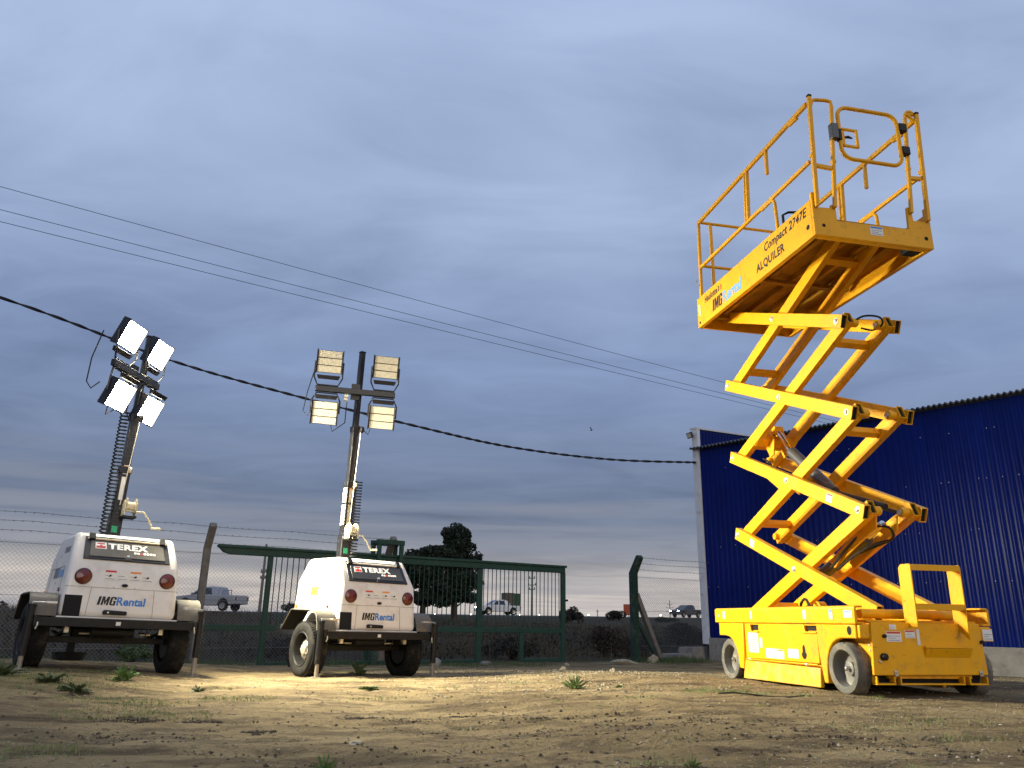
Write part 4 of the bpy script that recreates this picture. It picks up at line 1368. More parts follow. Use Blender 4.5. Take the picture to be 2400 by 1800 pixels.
    tp('muffler', MB().cyl((.25, .18, .36), (.25, -.2, .36), .055, 14), 'black_metal', 0, smooth=True)
    for y in (.22, .02, -.33):
        tp('bracket', MB().box(.30, .33, y - .05, y + .05, .335, .350), 'cream', 0.003)
    tp('fuel_line', MB().tube([(.2, -.10, .39), (.22, -.12, .31), (.22, -.30, .31), (.2, -.32, .39)], .006, 6), 'hose', 0, smooth=True)
    # drawbar stand
    gz = -0.02
    st = tp('drawbar_stand', MB().lathe([(.13, .0), (.17, .16), (.18, .17), (.15, .17), (.12, .02)], (1.85, .05, gz), (0, 0, 1), 10), 'black_metal', 0)
    tp('stand_post', MB().box(1.81, 1.89, .01, .09, .10, .43), 'black_metal', 0.004, parent=st)
    # ---- wheels
    for s in (1, -1):
        y = .64 * s
        wp = world_xy(.46, y)
        want = ground_z(wp.x, wp.y) - 0.012
        cz = 0.30 + (want - wp.z)
        r = .30
        c = V((.46, y, cz)); ax = V((0, s, 0))
        prof = [(.185, -.085), (.215, -.098), (.262, -.100), (.286, -.086), (.294, -.070), (.296, 0), (.294, .070), (.286, .086), (.262, .100), (.215, .098), (.185, .085)]
        tyre = tp('tyre', MB().lathe(prof, c, ax, 48, cap=False), 'rubber', 0, smooth=True)
        bm_fix(tyre)
        b = MB()
        for k in range(56):
            a = 2 * math.pi * k / 56
            for row, (yy, sh) in enumerate(((-.068, 0), (-.026, .5), (.018, 0), (.062, .5))):
                a2 = a + sh * 2 * math.pi / 56
                d = V((math.cos(a2), 0, math.sin(a2))); tg = V((-math.sin(a2), 0, math.cos(a2)))
                p = c + d * .2985 + V((0, yy, 0))
                b.bar(p - V((0, .017, 0)), p + V((0, .017, 0)), .022, .010, d)
        tp('tread', b, 'rubber', 0, parent=tyre)['kind'] = 'stuff'
        rim = tp('rim', MB().lathe([(.190, .086), (.180, .092), (.170, .084), (.160, .030), (.155, -.045)], c, ax, 32, cap=False), 'black_metal', 0, smooth=True)
        tp('rim_disc', MB().lathe([(.158, -.015), (.147, -.005), (.127, .015), (.087, .037), (.060, .039), (.055, .062), (.035, .070), (0, .070)], c, ax, 32, cap=False), 'zinc', 0, parent=rim, smooth=True)
        tp('brake_drum', MB().lathe([(.150, -.075), (.150, -.050), (0, -.048)], c, ax, 24), 'black_metal', 0, parent=rim)
        b = MB()
        for k in range(8):
            a = 2 * math.pi * (k + .5) / 8
            d = V((math.cos(a), 0, math.sin(a)))
            q_ = d * .112 + ax * .026
            tg = V((-math.sin(a), 0, math.cos(a)))
            nrm_ = (ax + d * .5).normalized()
            b.prism([(.027 * math.cos(2 * math.pi * j_ / 12), .020 * math.sin(2 * math.pi * j_ / 12)) for j_ in range(12)], c + q_ + nrm_ * .002, tg, nrm_.cross(tg), nrm_ * .003)
        tp('rim_hole', b, 'void', 0, parent=rim)
        b = MB()
        for k in range(5):
            a = 2 * math.pi * k / 5
            b.cyl(c + V((math.cos(a), 0, math.sin(a))) * .070 + ax * .035, c + V((math.cos(a), 0, math.sin(a))) * .070 + ax * .055, .011, 6)
        tp('wheel_nuts', b, 'zinc', 0, parent=rim)
        # fender: cranked sheet with a rounded apron behind the wheel
        pl = [(.045, .490), (.060, .56), (.095, .64), (.150, .686), (.22, .700), (.70, .700), (.745, .690), (.955, .475)]
        b = MB()
        y0, y1 = .542 * s, .765 * s
        nn = len(pl)
        vv = []
        for yy in (y0, y1):
            for k, (x, z) in enumerate(pl):
                vv.append((x, yy, z))
        for yy in (y0, y1):
            for k, (x, z) in enumerate(pl):
                k0, k1 = max(k - 1, 0), min(k + 1, nn - 1)
                d = V((pl[k1][0] - pl[k0][0], 0, pl[k1][1] - pl[k0][1])).normalized()
                nrm = V((d.z, 0, -d.x)) * .008
                vv.append((x + nrm.x, yy, z + nrm.z))
        fs = []
        for k in range(nn - 1):
            a, bb_, c2, d2 = k, k + 1, nn + k + 1, nn + k
            fs += [(a, bb_, c2, d2), (a + 2 * nn, d2 + 2 * nn, c2 + 2 * nn, bb_ + 2 * nn), (a, a + 2 * nn, bb_ + 2 * nn, bb_), (d2, c2, c2 + 2 * nn, d2 + 2 * nn)]
        fs += [(0, nn, 3 * nn, 2 * nn), (nn - 1, 3 * nn - 1, 4 * nn - 1, 2 * nn - 1)]
        b.add(vv, fs)
        fd = tp('fender', b, 'fender', 0, smooth=True)
        bm_fix(fd)
        b = MB()
        for k in range(nn - 1):
            (xa, za), (xb, zb_) = pl[k], pl[k + 1]
            d = V((xb - xa, 0, zb_ - za)).normalized(); nr = V((d.z, 0, -d.x)) * .013
            b.bar(V((xa, (y0 + y1) / 2, za)) + nr - d * .001, V((xb, (y0 + y1) / 2, zb_)) + nr + d * .001, .215, .006, (-nr.x, 0, -nr.z))
        tp('fender_shade_sheet', b, 'void', 0, parent=fd)  # black sheet that paints shade onto the fender underside
        tp('fender_edge', MB().tube([(x, y1, z - .004) for x, z in pl], .008, 6), 'fender', 0, parent=fd, smooth=True)
        tp('fender_stay', MB().box(.10, .16, .60 * s, .63 * s, .475, .56), 'black_metal', 0.002, parent=fd)
    # ---- jacks
    for s in (1, -1):
        y = .755 * s
        wp = world_xy(0, y)
        zf = ground_z(wp.x, wp.y) - wp.z
        x = -.02
        j = tp('jack', MB().cyl((x, y, .14), (x, y, .56), .033, 14), 'black_metal', 0, smooth=True)
        tp('jack_inner', MB().cyl((x, y, zf + .008), (x, y, .145), .022, 14), 'jack_steel', 0, parent=j, smooth=True)
        tp('jack_foot', MB().cyl((x, y, zf), (x, y, zf + .010), .06, 18), 'jack_steel', 0, parent=j, smooth=True)
        tp('jack_cap', MB().cyl((x, y, .56), (x, y, .585), .040, 14), 'black_metal', 0, parent=j, smooth=True)
        b = MB().tube([(x, y, .58), (x, y, .60), (x, y - .05 * s, .602), (x - .02, y - .13 * s, .602)], .008, 6)
        b.box(x - .055, x + .02, y - .19 * s, y - .10 * s, .592, .612)
        tp('jack_crank', b, 'steel', 0.004, parent=j)
        tp('jack_bracket', MB().box(x - .025, x + .05, .7005 * s, .722 * s, .39, .49), 'black_metal', 0.003, parent=j)
        tp('jack_pin', MB().tube([(x - .04, .69 * s, .43), (x - .045, .69 * s, .40), (x - .04, .70 * s, .37)], .007, 6), 'zinc', 0, parent=j)
    # ---- mast
    mx = 1.04
    zt = masthead
    z1, z2 = 2.30 + (zt - 4.12) * .45, 3.05 + (zt - 4.12) * .8
    tp('mast_base', MB().box(mx - .065, mx + .065, -.065, .065, .50, 1.62), 'mast_black', 0.006)
    tp('mast_section', MB().box(mx - .056, mx + .056, -.056, .056, 1.621, z1), 'mast_black', 0.006)
    tp('mast_section', MB().box(mx - .045, mx + .045, -.045, .045, z1 + .001, z2), 'mast_black', 0.006)
    tp('mast_section', MB().box(mx - .034, mx + .034, -.034, .034, z2 + .001, zt), 'mast_black', 0.006)
    tp('mast_collar', MB().box(mx - .065, mx + .065, -.065, .065, z1 - .06, z1 + .02), 'mast_black', 0.005)
    tp('mast_collar', MB().box(mx - .052, mx + .052, -.052, .052, z2 - .05, z2 + .02), 'mast_black', 0.005)
    tp('mast_cap', MB().box(mx - .038, mx + .038, -.038, .038, zt + .001, zt + .02), 'mast_black', 0.005)
    for za, zb2 in ((1.76, 2.02), (2.05, 2.27 + min(0, zt - 4.12) * .3)):
        sticker(T, V((mx + .045, .057, za)), -X3, Z3, .09, zb2 - za)
        sticker(T, V((mx - .0565, .025, za)), -Y3, Z3, .045, zb2 - za, 'orange_txt' if za > 2 else None, 0, m='sticker' if lit else 'cream')
    sticker(T, V((mx - .0655, .035, 1.40)), -Y3, Z3, .06, .07, m='green_tag')
    # steel cable and pulley on the rear of the mast
    tp('winch_cable', MB().cyl((mx - .09, .0, 1.70), (mx - .075, -.05, z2 - .02), .005, 6), 'zinc', 0)
    tp('pulley', MB().cyl((mx - .075, -.075, z2 - .02), (mx - .075, -.035, z2 - .02), .045, 16), 'mast_black', 0.003, smooth=True)
    tp('pulley', MB().cyl((mx - .07, -.055, z1 - .02), (mx - .07, -.030, z1 - .02), .035, 16), 'cream', 0.003, smooth=True)
    # winch
    wy = 0.0 if not lit else -.09
    wz = 1.66
    w = tp('winch', MB().prism([(-.07, -.08), (.07, -.08), (.075, .05), (.03, .09), (-.07, .06)], (mx - .17, wy - .065, wz), X3, Z3, (0, .010, 0)), 'cream', 0.003)
    tp('winch_plate', MB().prism([(-.07, -.08), (.07, -.08), (.075, .05), (.03, .09), (-.07, .06)], (mx - .17, wy + .055, wz), X3, Z3, (0, .010, 0)), 'cream', 0.003, parent=w)
    tp('winch_drum', MB().lathe([(.085, -.05), (.085, -.044), (.045, -.042), (.045, .042), (.085, .044), (.085, .05)], (mx - .17, wy, wz + .03), (0, 1, 0), 24), 'cream', 0, parent=w, smooth=True)
    tp('winch_base', MB().box(mx - .24, mx - .066, wy - .07, wy + .07, wz - .105, wz - .085), 'black_metal', 0.003, parent=w)
    tp('winch_shaft', MB().cyl((mx - .19, wy - .13, wz - .03), (mx - .19, wy + .07, wz - .03), .012, 10), 'zinc', 0, parent=w)
    b = MB().tube([(mx - .19, wy - .125, wz - .03), (mx - .21, wy - .14, wz - .03), (mx - .23, wy - .20, wz - .11), (mx - .24, wy - .25, wz - .20)], .011, 8)
    b.cyl((mx - .24, wy - .24, wz - .20), (mx - .30, wy - .32, wz - .20), .014, 10)
    tp('winch_crank', b, 'cream', 0, parent=w, smooth=True)
    # coiled cord beside the mast
    cy, ctop = (-.115, 2.35) if not lit else (.115, zt - .95)
    pts = spiral((mx - .07, cy * .9, 1.36), (mx - .03, cy, ctop), .045, 26 if not lit else 34, 9)
    tp('coiled_cord', MB().tube([(mx - .15, cy * .4, 1.30)] + pts, .0085, 5), 'hose', 0, smooth=True)
    # ---- head: crossbar with four flood lamps
    tl = rotm.inverted()
    cd = (tl @ V((math.cos(bar_angle), math.sin(bar_angle), 0))); cd.z = 0; cd.normalize()     # towards the photo's right
    ln = V((cd.y, -cd.x, 0))                                                                 # lamp facing
    c0 = V((mx, .05, zbar)) + ln * bar_off - (cd * .12 if lit else V((0, 0, 0)))
    lo_ = .285 if lit else .375
    tp('crossbar', MB().bar(c0 - cd * (lo_ + .155), c0 + cd * (lo_ + .155), .055, .075), 'mast_black', 0.005)
    tp('crossbar_clamp', MB().bar(c0 - ln * .6 * bar_off - V((0, 0, .10)), c0 - ln * .6 * bar_off + V((0, 0, .12)), .12, .03, ln), 'mast_black', 0.004)
    for k in range(3):
        tp('cable_gland', MB().cyl(c0 - cd * (.09) + V((0, 0, -.02 - .05 * k)), c0 - cd * .14 + V((0, 0, -.02 - .05 * k)), .020, 10), 'cream', 0, smooth=True)
    uu = (V((0, 0, 1)) * math.cos(tilt) + ln * math.sin(tilt)).normalized()
    nn_ = (ln * math.cos(tilt) - V((0, 0, 1)) * math.sin(tilt)).normalized()
    for sx_ in (-1, 1):
        for sz in (1, -1):
            lc = c0 + cd * (lo_ * sx_) + V((0, 0, .385 if sz > 0 else -.325)) + nn_ * .06
            W, H, D = .325, .30, .07
            lamp = tp('flood_lamp', MB().prism([(-W / 2, -H / 2), (W / 2, -H / 2), (W / 2, H / 2), (-W / 2, H / 2)], lc - nn_ * D, cd, uu, nn_ * (D - .012)), 'mast_black', 0.006)
            for e in (-1, 1):
                tp('end_plate', MB().prism([(-.006, -H / 2 - .012), (.006, -H / 2 - .012), (.006, H / 2 + .012), (-.006, H / 2 + .012)], lc - nn_ * (D + .01) + cd * (W / 2 + .008) * e, cd, uu, nn_ * (D + .025)), 'mast_black', 0.002, parent=lamp)
            for k in range(3):
                z = (k - 1) * (H / 3)
                hh = H / 6 - .006
                tp('lens', MB().prism([(-W / 2 + .008, z - hh), (W / 2 - .008, z - hh), (W / 2 - .008, z + hh), (-W / 2 + .008, z + hh)], lc - nn_ * .010, cd, uu, nn_ * .012), 'lens_on' if lit else 'lens_off', 0, parent=lamp)
            for k in range(9):
                z = -H / 2 + H * (k + .5) / 9
                tp('cooling_fin', MB().prism([(-W / 2 + .01, z - .004), (W / 2 - .01, z - .004), (W / 2 - .01, z + .004), (-W / 2 + .01, z + .004)], lc - nn_ * (D + .035), cd, uu, nn_ * .034), 'mast_black', 0, parent=lamp)
            # yoke from crossbar up (or down) to the lamp sides
            zb_ = c0.z + .05 * sz
            yk = c0 + cd * (lo_ * sx_)
            a = W / 2 + .022
            yoke = [lc - nn_ * .04 + cd * -a + uu * (.0), yk + cd * -a + V((0, 0, .16 * sz)) + nn_ * .03, yk + cd * (-a + .05) + V((0, 0, .055 * sz)), yk + cd * (a - .05) + V((0, 0, .055 * sz)), yk + cd * a + V((0, 0, .16 * sz)) + nn_ * .03, lc - nn_ * .04 + cd * a]
            tp('yoke', MB().tube(yoke, .011, 6), 'mast_black', 0, parent=lamp)
            drv = lc + uu * (-(H / 2 + .06) * sz) - nn_ * .03
            tp('driver_box', MB().prism([(-.155, -.028), (.155, -.028), (.135, .028), (-.135, .028)], drv, cd, uu * -1, nn_ * .05), 'mast_black', 0.006, parent=lamp)
            if lit:
                ld = bpy.data.lights.new('lamp_beam', 'SPOT')
                ld.energy = LAMP_POWER; ld.spot_size = R(107); ld.spot_blend = 1.0; ld.shadow_soft_size = .11; ld.color = (1.0, 0.92, 0.67)
                lo = bpy.data.objects.new('lamp_beam', ld); col.objects.link(lo)
                lo.parent = lamp
                lo.location = lc + nn_ * .13
                ba = tilt + R(6)
                bd = Matrix.Rotation(R(4), 3, 'Z') @ ln      # beam turned off the housing to place its light
                lo.rotation_euler = (-(bd * math.cos(ba) - V((0, 0, 1)) * math.sin(ba))).to_track_quat('Z', 'Y').to_euler()
    # loose lamp leads
    for k, (o1, o2) in enumerate(((-.30, -.10), (.26, .06))):
        p = [c0 + cd * o1 + V((0, 0, -.40)) - ln * .06, c0 + cd * o1 * .85 + V((0, 0, -.55)) - ln * .1, c0 + cd * o2 + V((0, 0, -.42)) - ln * .08, c0 + cd * o2 + V((0, 0, -.10)) - ln * .05]
        tp('lamp_lead', MB().tube(p, .007, 5), 'hose', 0, smooth=True)
    p = [c0 - cd * .56 + V((0, 0, .33)) - ln * .1, c0 - cd * .63 + V((0, 0, -.02)) - ln * .12, c0 - cd * .66 + V((0, 0, -.30)) - ln * .1, c0 - cd * .60 + V((0, 0, -.36)) - ln * .08, c0 - cd * .52 + V((0, 0, -.26)) - ln * .05]
    tp('lamp_lead', MB().tube(p, .007, 5), 'hose', 0, smooth=True)
    return T


def bm_fix(o):
    import bmesh
    b = bmesh.new(); b.from_mesh(o.data)
    bmesh.ops.recalc_face_normals(b, faces=b.faces)
    b.to_mesh(o.data); b.free()
    o.data.update()


build_tower('white trailer light tower at the far left with its four lamps switched on', (-3.733, 7.723, -.031), 2.238, .026, -.021, True, math.atan2(1.0, .13), R(22), 3.19, 3.72, .06)
build_tower('white trailer light tower at the centre with its four lamps unlit', (-1.478, 9.272, -.131), 2.28, .013, .014, False, math.atan2(.22, .975), R(16), 3.53, 4.12, .075)

# ------------------------------------------------------------------ overhead cables
def catenary(name, pts, r, label, seg=8, twist=False):
    m = MB()
    pts = [V(p) for p in pts]
    out = []
    n = len(pts)
    for i in range(n - 1):
        p0, p1, p2, p3 = pts[max(i - 1, 0)], pts[i], pts[i + 1], pts[min(i + 2, n - 1)]
        for k in range(8):
            t = k / 8
            out.append(0.5 * ((2 * p1) + (p2 - p0) * t + (2 * p0 - 5 * p1 + 4 * p2 - p3) * t * t + (3 * p1 - p0 - 3 * p2 + p3) * t ** 3))
    out.append(pts[-1])
    if twist:
        fine = []
        for i in range(len(out) - 1):
            for k in range(6):
                fine.append(out[i].lerp(out[i + 1], k / 6))
        fine.append(out[-1])
        for ph in (0, math.pi):
            q = []
            for i, p in enumerate(fine):
                a = i * 0.55 + ph
                q.append(p + V((0, math.cos(a) * r * .6, math.sin(a) * r * .6)))
            m.tube(q, r * .62, 6)
    else:
        m.tube(out, r, seg)
    o = m.build(name, M['cable'], None, smooth=True)
    return tag(o, label, 'cable', 'overhead cables')


catenary('overhead_cable', [(-15, 10.6, 7.15), (-9.39, 13.0, 5.99), (-6.85, 14.45, 5.34), (-4.53, 15.6, 4.95), (-1.91, 16.75, 4.58), (0.03, 17.55, 4.36), (2.4, 18.45, 4.30), (4.72, 19.28, 4.43)], .026,
         'thick twisted black cable sagging from the upper left to the shed corner', twist=True)
for (a, b), lab in (((((-15.2, 20, 12.53), (10.07, 36, 12.03))), 'highest of the three thin overhead wires crossing the sky'),
                    ((((-15.04, 20, 11.77), (10.04, 36, 11.44))), 'middle one of the three thin overhead wires crossing the sky'),
                    ((((-14.96, 20, 11.38), (10.02, 36, 11.18))), 'lowest of the three thin overhead wires crossing the sky')):
    a, b = V(a), V(b)
    pts = [a.lerp(b, t) - V((0, 0, .10 * (1 - (2 * (t + .3) / 1.8 - 1) ** 2))) for t in (-.4, -.1, .2, .5, .8, 1.1, 1.5)]
    catenary('overhead_wire', pts, .0095, lab, 5)


# ------------------------------------------------------------------ vehicles on the road
def pickup(label, loc, yaw, paint, lights):
    T = thing('pickup_truck', label, 'pickup truck', loc, (0, 0, yaw), 'vehicles on the road')
    P = M[paint]

    def w2(prof, y, y2, name, m, bevel=0.0, parent=None):
        return MB().prism(prof, (0, y, 0), X3, Z3, (0, y2 - y, 0)).build(name, m, parent or T, bevel=bevel, seg=3)
    # lower body with wheel arches (x forward)

    def arch(cx, r, z):
        return [(cx + r * math.cos(t), z + r * math.sin(t)) for t in [R(180) - R(180) * k / 8 for k in range(9)]]
    body = [(-2.62, .50)] + arch(-1.62, .44, .46) + [(-1.1, .38), (1.05, .38)] + arch(1.58, .44, .46) + [(2.45, .42), (2.62, .55), (2.60, .88), (2.45, 1.02), (1.25, 1.14), (-.98, 1.14), (-1.02, 1.12), (-2.60, 1.10)]
    w2(body, -.90, .90, 'body', P, .05)
    cab = [(1.30, 1.12), (.55, 1.66), (.30, 1.74), (-.55, 1.76), (-.90, 1.70), (-1.05, 1.12)]
    vv = []
    m = MB()
    for y, s in ((-.84, -1), (.84, 1)):
        for x, z in cab:
            vv.append((x, y - s * .16 * (z - 1.12) / .62, z))
    n = len(cab)
    m.add(vv, [tuple(range(n))[::-1], tuple(range(n, 2 * n))] + [(i, (i + 1) % n, (i + 1) % n + n, i + n) for i in range(n)])
    c = m.build('cabin', P, T, bevel=.04, seg=3); bm_fix(c)

    def yy(z, o=.004):
        return .84 - .16 * (z - 1.12) / .62 + o
    for s in (1, -1):
        for quad in ([(1.02, 1.17), (.50, 1.60), (.28, 1.62), (.28, 1.17)], [(.18, 1.17), (.18, 1.63), (-.42, 1.63), (-.62, 1.17)]):
            m = MB(); q = [(x, s * yy(z), z) for x, z in quad] + [(x, s * yy(z, -.01), z) for x, z in quad]
            m.add(q, [(0, 1, 2, 3), (7, 6, 5, 4)] + [(i, (i + 1) % 4, (i + 1) % 4 + 4, i + 4) for i in range(4)])
            g = m.build('window', M['glass'], T); bm_fix(g)
        MB().box(.92, 1.08, s * .86, s * 1.02, 1.16, 1.30).build('mirror', P, T, bevel=.03)
        hl = MB().prism([(-.12, .74), (.12, .78), (.13, .92), (-.10, .90)], (2.52, s * .70, 0), (0, s, 0), Z3, (.085, 0, 0)).build('headlight', M['headlight_on' if lights else 'headlight_off'], T, bevel=.02)
        MB().box(-2.64, -2.58, s * .72, s * .88, .78, 1.02).build('tail_light', M['red_lens'], T, bevel=.01)
    wsh = [(1.24, 1.16), (.58, 1.64)]
    m = MB(); m.add([(wsh[0][0] + .02, -.70, wsh[0][1]), (wsh[0][0] + .02, .70, wsh[0][1]), (wsh[1][0] + .02, .60, wsh[1][1]), (wsh[1][0] + .02, -.60, wsh[1][1]), (wsh[0][0], -.70, wsh[0][1] - .02), (wsh[0][0], .70, wsh[0][1] - .02), (wsh[1][0], .60, wsh[1][1] - .02), (wsh[1][0], -.60, wsh[1][1] - .02)],
                    [(0, 1, 2, 3), (7, 6, 5, 4), (0, 4, 5, 1), (1, 5, 6, 2), (2, 6, 7, 3), (3, 7, 4, 0)])
    bm_fix(m.build('windscreen', M['glass'], T))
    MB().box(2.585, 2.64, -.48, .48, .62, .86).build('grille', M['black_metal'], T, bevel=.02)
    MB().box(2.50, 2.70, -.86, .86, .40, .56).build('bumper', P, T, bevel=.05)
    MB().box(-2.52, -1.12, -.78, .78, 1.105, 1.125).build('bed_opening', M['void'], T)
    MB().tube([(-1.2, .72, 1.12), (-1.25, .66, 1.52), (-1.25, -.66, 1.52), (-1.2, -.72, 1.12)], .035, 8).build('roll_bar', M['steel'], T, smooth=True)
    for x in (-1.62, 1.58):
        for s in (1, -1):
            t = MB().lathe([(.0, -.02), (.24, -.02), (.25, .0), (.36, .01), (.385, .05), (.385, .19), (.36, .22), (0, .22)], (x, s * .91, .385), (0, -s, 0), 24).build('wheel', M['rubber'], T, smooth=True)
            MB().lathe([(.23, .0), (.22, -.03), (.10, -.015), (0, -.03)], (x, s * .912, .385), (0, -s, 0), 20, cap=False).build('rim', M['steel'], t, smooth=True)
    return T


def on_ground(x, y, dz=0.0):
    return (x, y, base_ground(x, y) + dz)


ROAD_YAW = math.atan2(ROAD_E.y, ROAD_E.x)
p = V((-22.4, 60.2)); pickup('silver pickup truck on the road beyond the chain-link fence', on_ground(p.x, p.y, .10), R(180) - R(14), 'car_silver', False)
p = V((-1.2, 95.0)); wt = pickup('white pickup truck with boxes on its bed seen through the gate bars', on_ground(p.x, p.y, .08), R(180) + R(24), 'car_white', True)
wz = base_ground(p.x, p.y) + .08
p = V((25.6, 115.0)); pickup('dark grey pickup truck with bright headlights left of the blue shed', on_ground(p.x, p.y, .08), R(180) + R(38), 'car_dark', True)


def cargo(name, label, off, size, m):
    a = R(204)
    x = -1.2 + math.cos(a) * off[0] - math.sin(a) * off[1]; y = 95 + math.sin(a) * off[0] + math.cos(a) * off[1]
    b = MB().box(-size[0] / 2, size[0] / 2, -size[1] / 2, size[1] / 2, 0, size[2])
    for z in (size[2] * .5,):
        b.box(-size[0] / 2 - .02, size[0] / 2 + .02, -size[1] / 2 - .02, size[1] / 2 + .02, z - .03, z + .03)
    o = b.build(name, M[m], None, bevel=.02)
    o.location = (x, y, wz + 1.125); o.rotation_euler = (0, 0, a)
    tag(o, label, 'box', 'boxes on the white pickup')


cargo('cargo_box', 'brown cargo box behind the cab of the white pickup', (-1.35 + .1, 0), (1.1, 1.4, 1.45), 'box_brown')
cargo('cargo_box', 'dark green cargo box at the tail of the white pickup', (-2.25, -.1), (.9, 1.45, 1.40), 'box_green')


# ------------------------------------------------------------------ poles, sign, marker lamps
def utility_pole(label, x, y, h, arms):
    z0 = base_ground(x, y) - .3
    T = thing('utility_pole', label, 'utility pole', (x, y, z0), (0, 0, ROAD_YAW), 'utility poles along the road')
    MB().cyl((0, 0, 0), (0, 0, h + .3), .17, 10, .10).build('shaft', M['concrete_post'], T, smooth=True)
    for za, l in arms:
        MB().box(-.05, .05, -l, l, za - .05, za + .05).build('crossarm', M['concrete_post'], T)
        for s in (-1, 1):
            MB().lathe([(.06, 0), (.09, .08), (.05, .12), (.08, .2), (0, .26)], (0, s * l * .9, za + .05), (0, 0, 1), 8).build('insulator', M['hub_grey'], T, smooth=True)
    return T


utility_pole('slim utility pole beyond the fence beside the left gate upright', -24.8, 80.0, 6.8, ((3.7, .45), (4.3, .45)))
utility_pole('utility pole with two short crossarms seen through the right gate bars', 3.27, 110.0, 7.1, ((4.5, .7), (5.4, .5), (3.9, .5)))
utility_pole('distant pole with three long crossarms left of the dark pickup', 50.6, 250.0, 6.3, ((3.2, 1.3), (4.3, 1.3), (5.3, .9)))
utility_pole('short distant pole between the gate end and the green post', 26.8, 240.0, 3.0, ((2.6, .4),))
utility_pole('short distant pole just left of the orange sign', 36.2, 240.0, 3.2, ((2.8, .4),))

sz = base_ground(15.1, 100)
sg = thing('road_sign', 'orange rectangular road sign partly behind the green gate post', 'sign', (15.1, 100, sz), (0, 0, R(-8)))
MB().box(-.62, .62, -.03, .03, .38, 1.62).build('panel', M['orange_sign'], sg, bevel=.02)
MB().box(-.66, .66, .031, .05, .34, 1.66).build('panel_frame', M['concrete_post'], sg, bevel=.01)
for s in (-1, 1):
    MB().box(s * .45 - .04, s * .45 + .04, .051, .10, -.2, 1.6).build('leg', M['concrete_post'], sg)

MARK = [(1043, 'first'), (1085, ''), (1120, ''), (1226, ''), (1268, ''), (1373, ''), (1419, ''), (1469, ''), (1528, '')]
for k, (px, _) in enumerate(MARK):
    y = 165.0
    x = (px - 1200) / 1800.0 * y * 1.045 + 0.0
    z = base_ground(x, y)
    T = thing('marker_lamp', 'tiny white lamp on the horizon, %s' % ('between the unlit tower and the pine trunks', 'just right of the pine trunks', 'left of the middle gate upright', 'under the boxes of the white pickup', 'right of the white pickup', 'just right of the gate end', 'midway between gate end and green post', 'left of the green gate post', 'right of the green gate post')[k], 'lamp', (x, y, z), (0, 0, 0), 'white lamps along the horizon')
    MB().cyl((0, 0, -.4), (0, 0, .75), .05, 6).build('stalk', M['black_metal'], T)
    MB().lathe([(0, 0), (.10, .03), (.14, .12), (.10, .21), (0, .24)], (0, 0, .75), (0, 0, 1), 10).build('bulb', M['marker'], T, smooth=True)

# bird
b = MB()
b.tube([(-.16, 0, 0), (0, 0, .02), (.14, 0, .01), (.24, 0, .02)], [.01, .06, .05, .012], 8)
b.add([(.06, 0, .03), (-.05, 0, .03), (-.10, .36, .22), (.02, .34, .23), (.06, 0, .03), (-.05, 0, .03), (-.10, -.36, .20), (.02, -.34, .21)], [(0, 1, 2, 3), (4, 7, 6, 5)])
o = b.build('bird', M['bird'], None, smooth=True); o.location = (4.31, 40, 10.31); o.rotation_euler = (.2, .1, 2.4); o.scale = (.5, .5, .5)
tag(o, 'small dark bird flying in the sky left of the shed', 'bird')


# ------------------------------------------------------------------ vegetation
def leaf_cloud(blobs, n, size, rnd, squash=1.0):
    """many small leaf cards spread over lumpy clumps: blobs (cx,cy,cz,rx,rz)"""
    m = MB(); vv = []; ff = []
    tot = sum(b[3] * b[3] * b[4] for b in blobs)
    for cx, cy, cz, rx, rz in blobs:
        k = max(20, int(n * (rx * rx * rz) / tot))
        for _ in range(k):
            while True:
                d = V((rnd.uniform(-1, 1), rnd.uniform(-1, 1), rnd.uniform(-1, 1)))
                if .02 < d.length < 1: break
            d = d.normalized() * (d.length ** .45)
            p = V((cx + d.x * rx, cy + d.y * rx, cz + d.z * rz))
            s = size * rnd.uniform(.5, 1.4)
            a = V((rnd.uniform(-1, 1), rnd.uniform(-1, 1), rnd.uniform(-.5, 1))).normalized()
            b = a.orthogonal().normalized()
            b = (Matrix.Rotation(rnd.uniform(0, 6.28), 3, a) @ b)
            o = len(vv)
            vv += [p - b * s * .5, p + a * s * .9, p + b * s * .5, p - a * s * .5 + b * s * .1]
            ff.append((o, o + 1, o + 2, o + 3))
    m.v = [tuple(v) for v in vv]; m.f = ff
    return m


def pine(label, x, y, trunk_h, blobs, n, size, seed, lean=0.0):
    rnd = random.Random(seed)
    z0 = base_ground(x, y)
    T = thing('pine_tree', label, 'tree', (x, y, z0), (0, 0, 0), 'pine trees beyond the gate')
    m = MB()
    top = V((lean, 0, trunk_h))
    m.tube([V((0, 0, -.3)), V((lean * .2, 0, trunk_h * .3)), V((lean * .6, 0, trunk_h * .65)), top], [.26, .2, .14, .04], 9)
    for cx, cy, cz, rx, rz in blobs:
        b0 = V((lean * cz / trunk_h * .8, 0, max(.8, cz - rx * .7)))
        m.tube([b0, b0.lerp(V((cx, cy, cz)), .5) + V((0, 0, .1)), V((cx, cy, cz))], [.08, .05, .02], 5)
    m.build('trunk', M['bark'], T, smooth=True)
    lumps = []
    for cx, cy, cz, rx, rz in blobs:
        for _ in range(9):
            d = V((rnd.gauss(0, 1), rnd.gauss(0, 1), rnd.gauss(0, 1))).normalized() * rnd.uniform(.55, 1.0)
            f = rnd.uniform(.30, .5)
            lumps.append((cx + d.x * rx * .8, cy + d.y * rx * .8, cz + d.z * rz * .8, rx * f, rz * f))
        lumps.append((cx, cy, cz, rx * .72, rz * .72))
    leaf_cloud(lumps, n, size, rnd).build('crown', M['pine'], T)


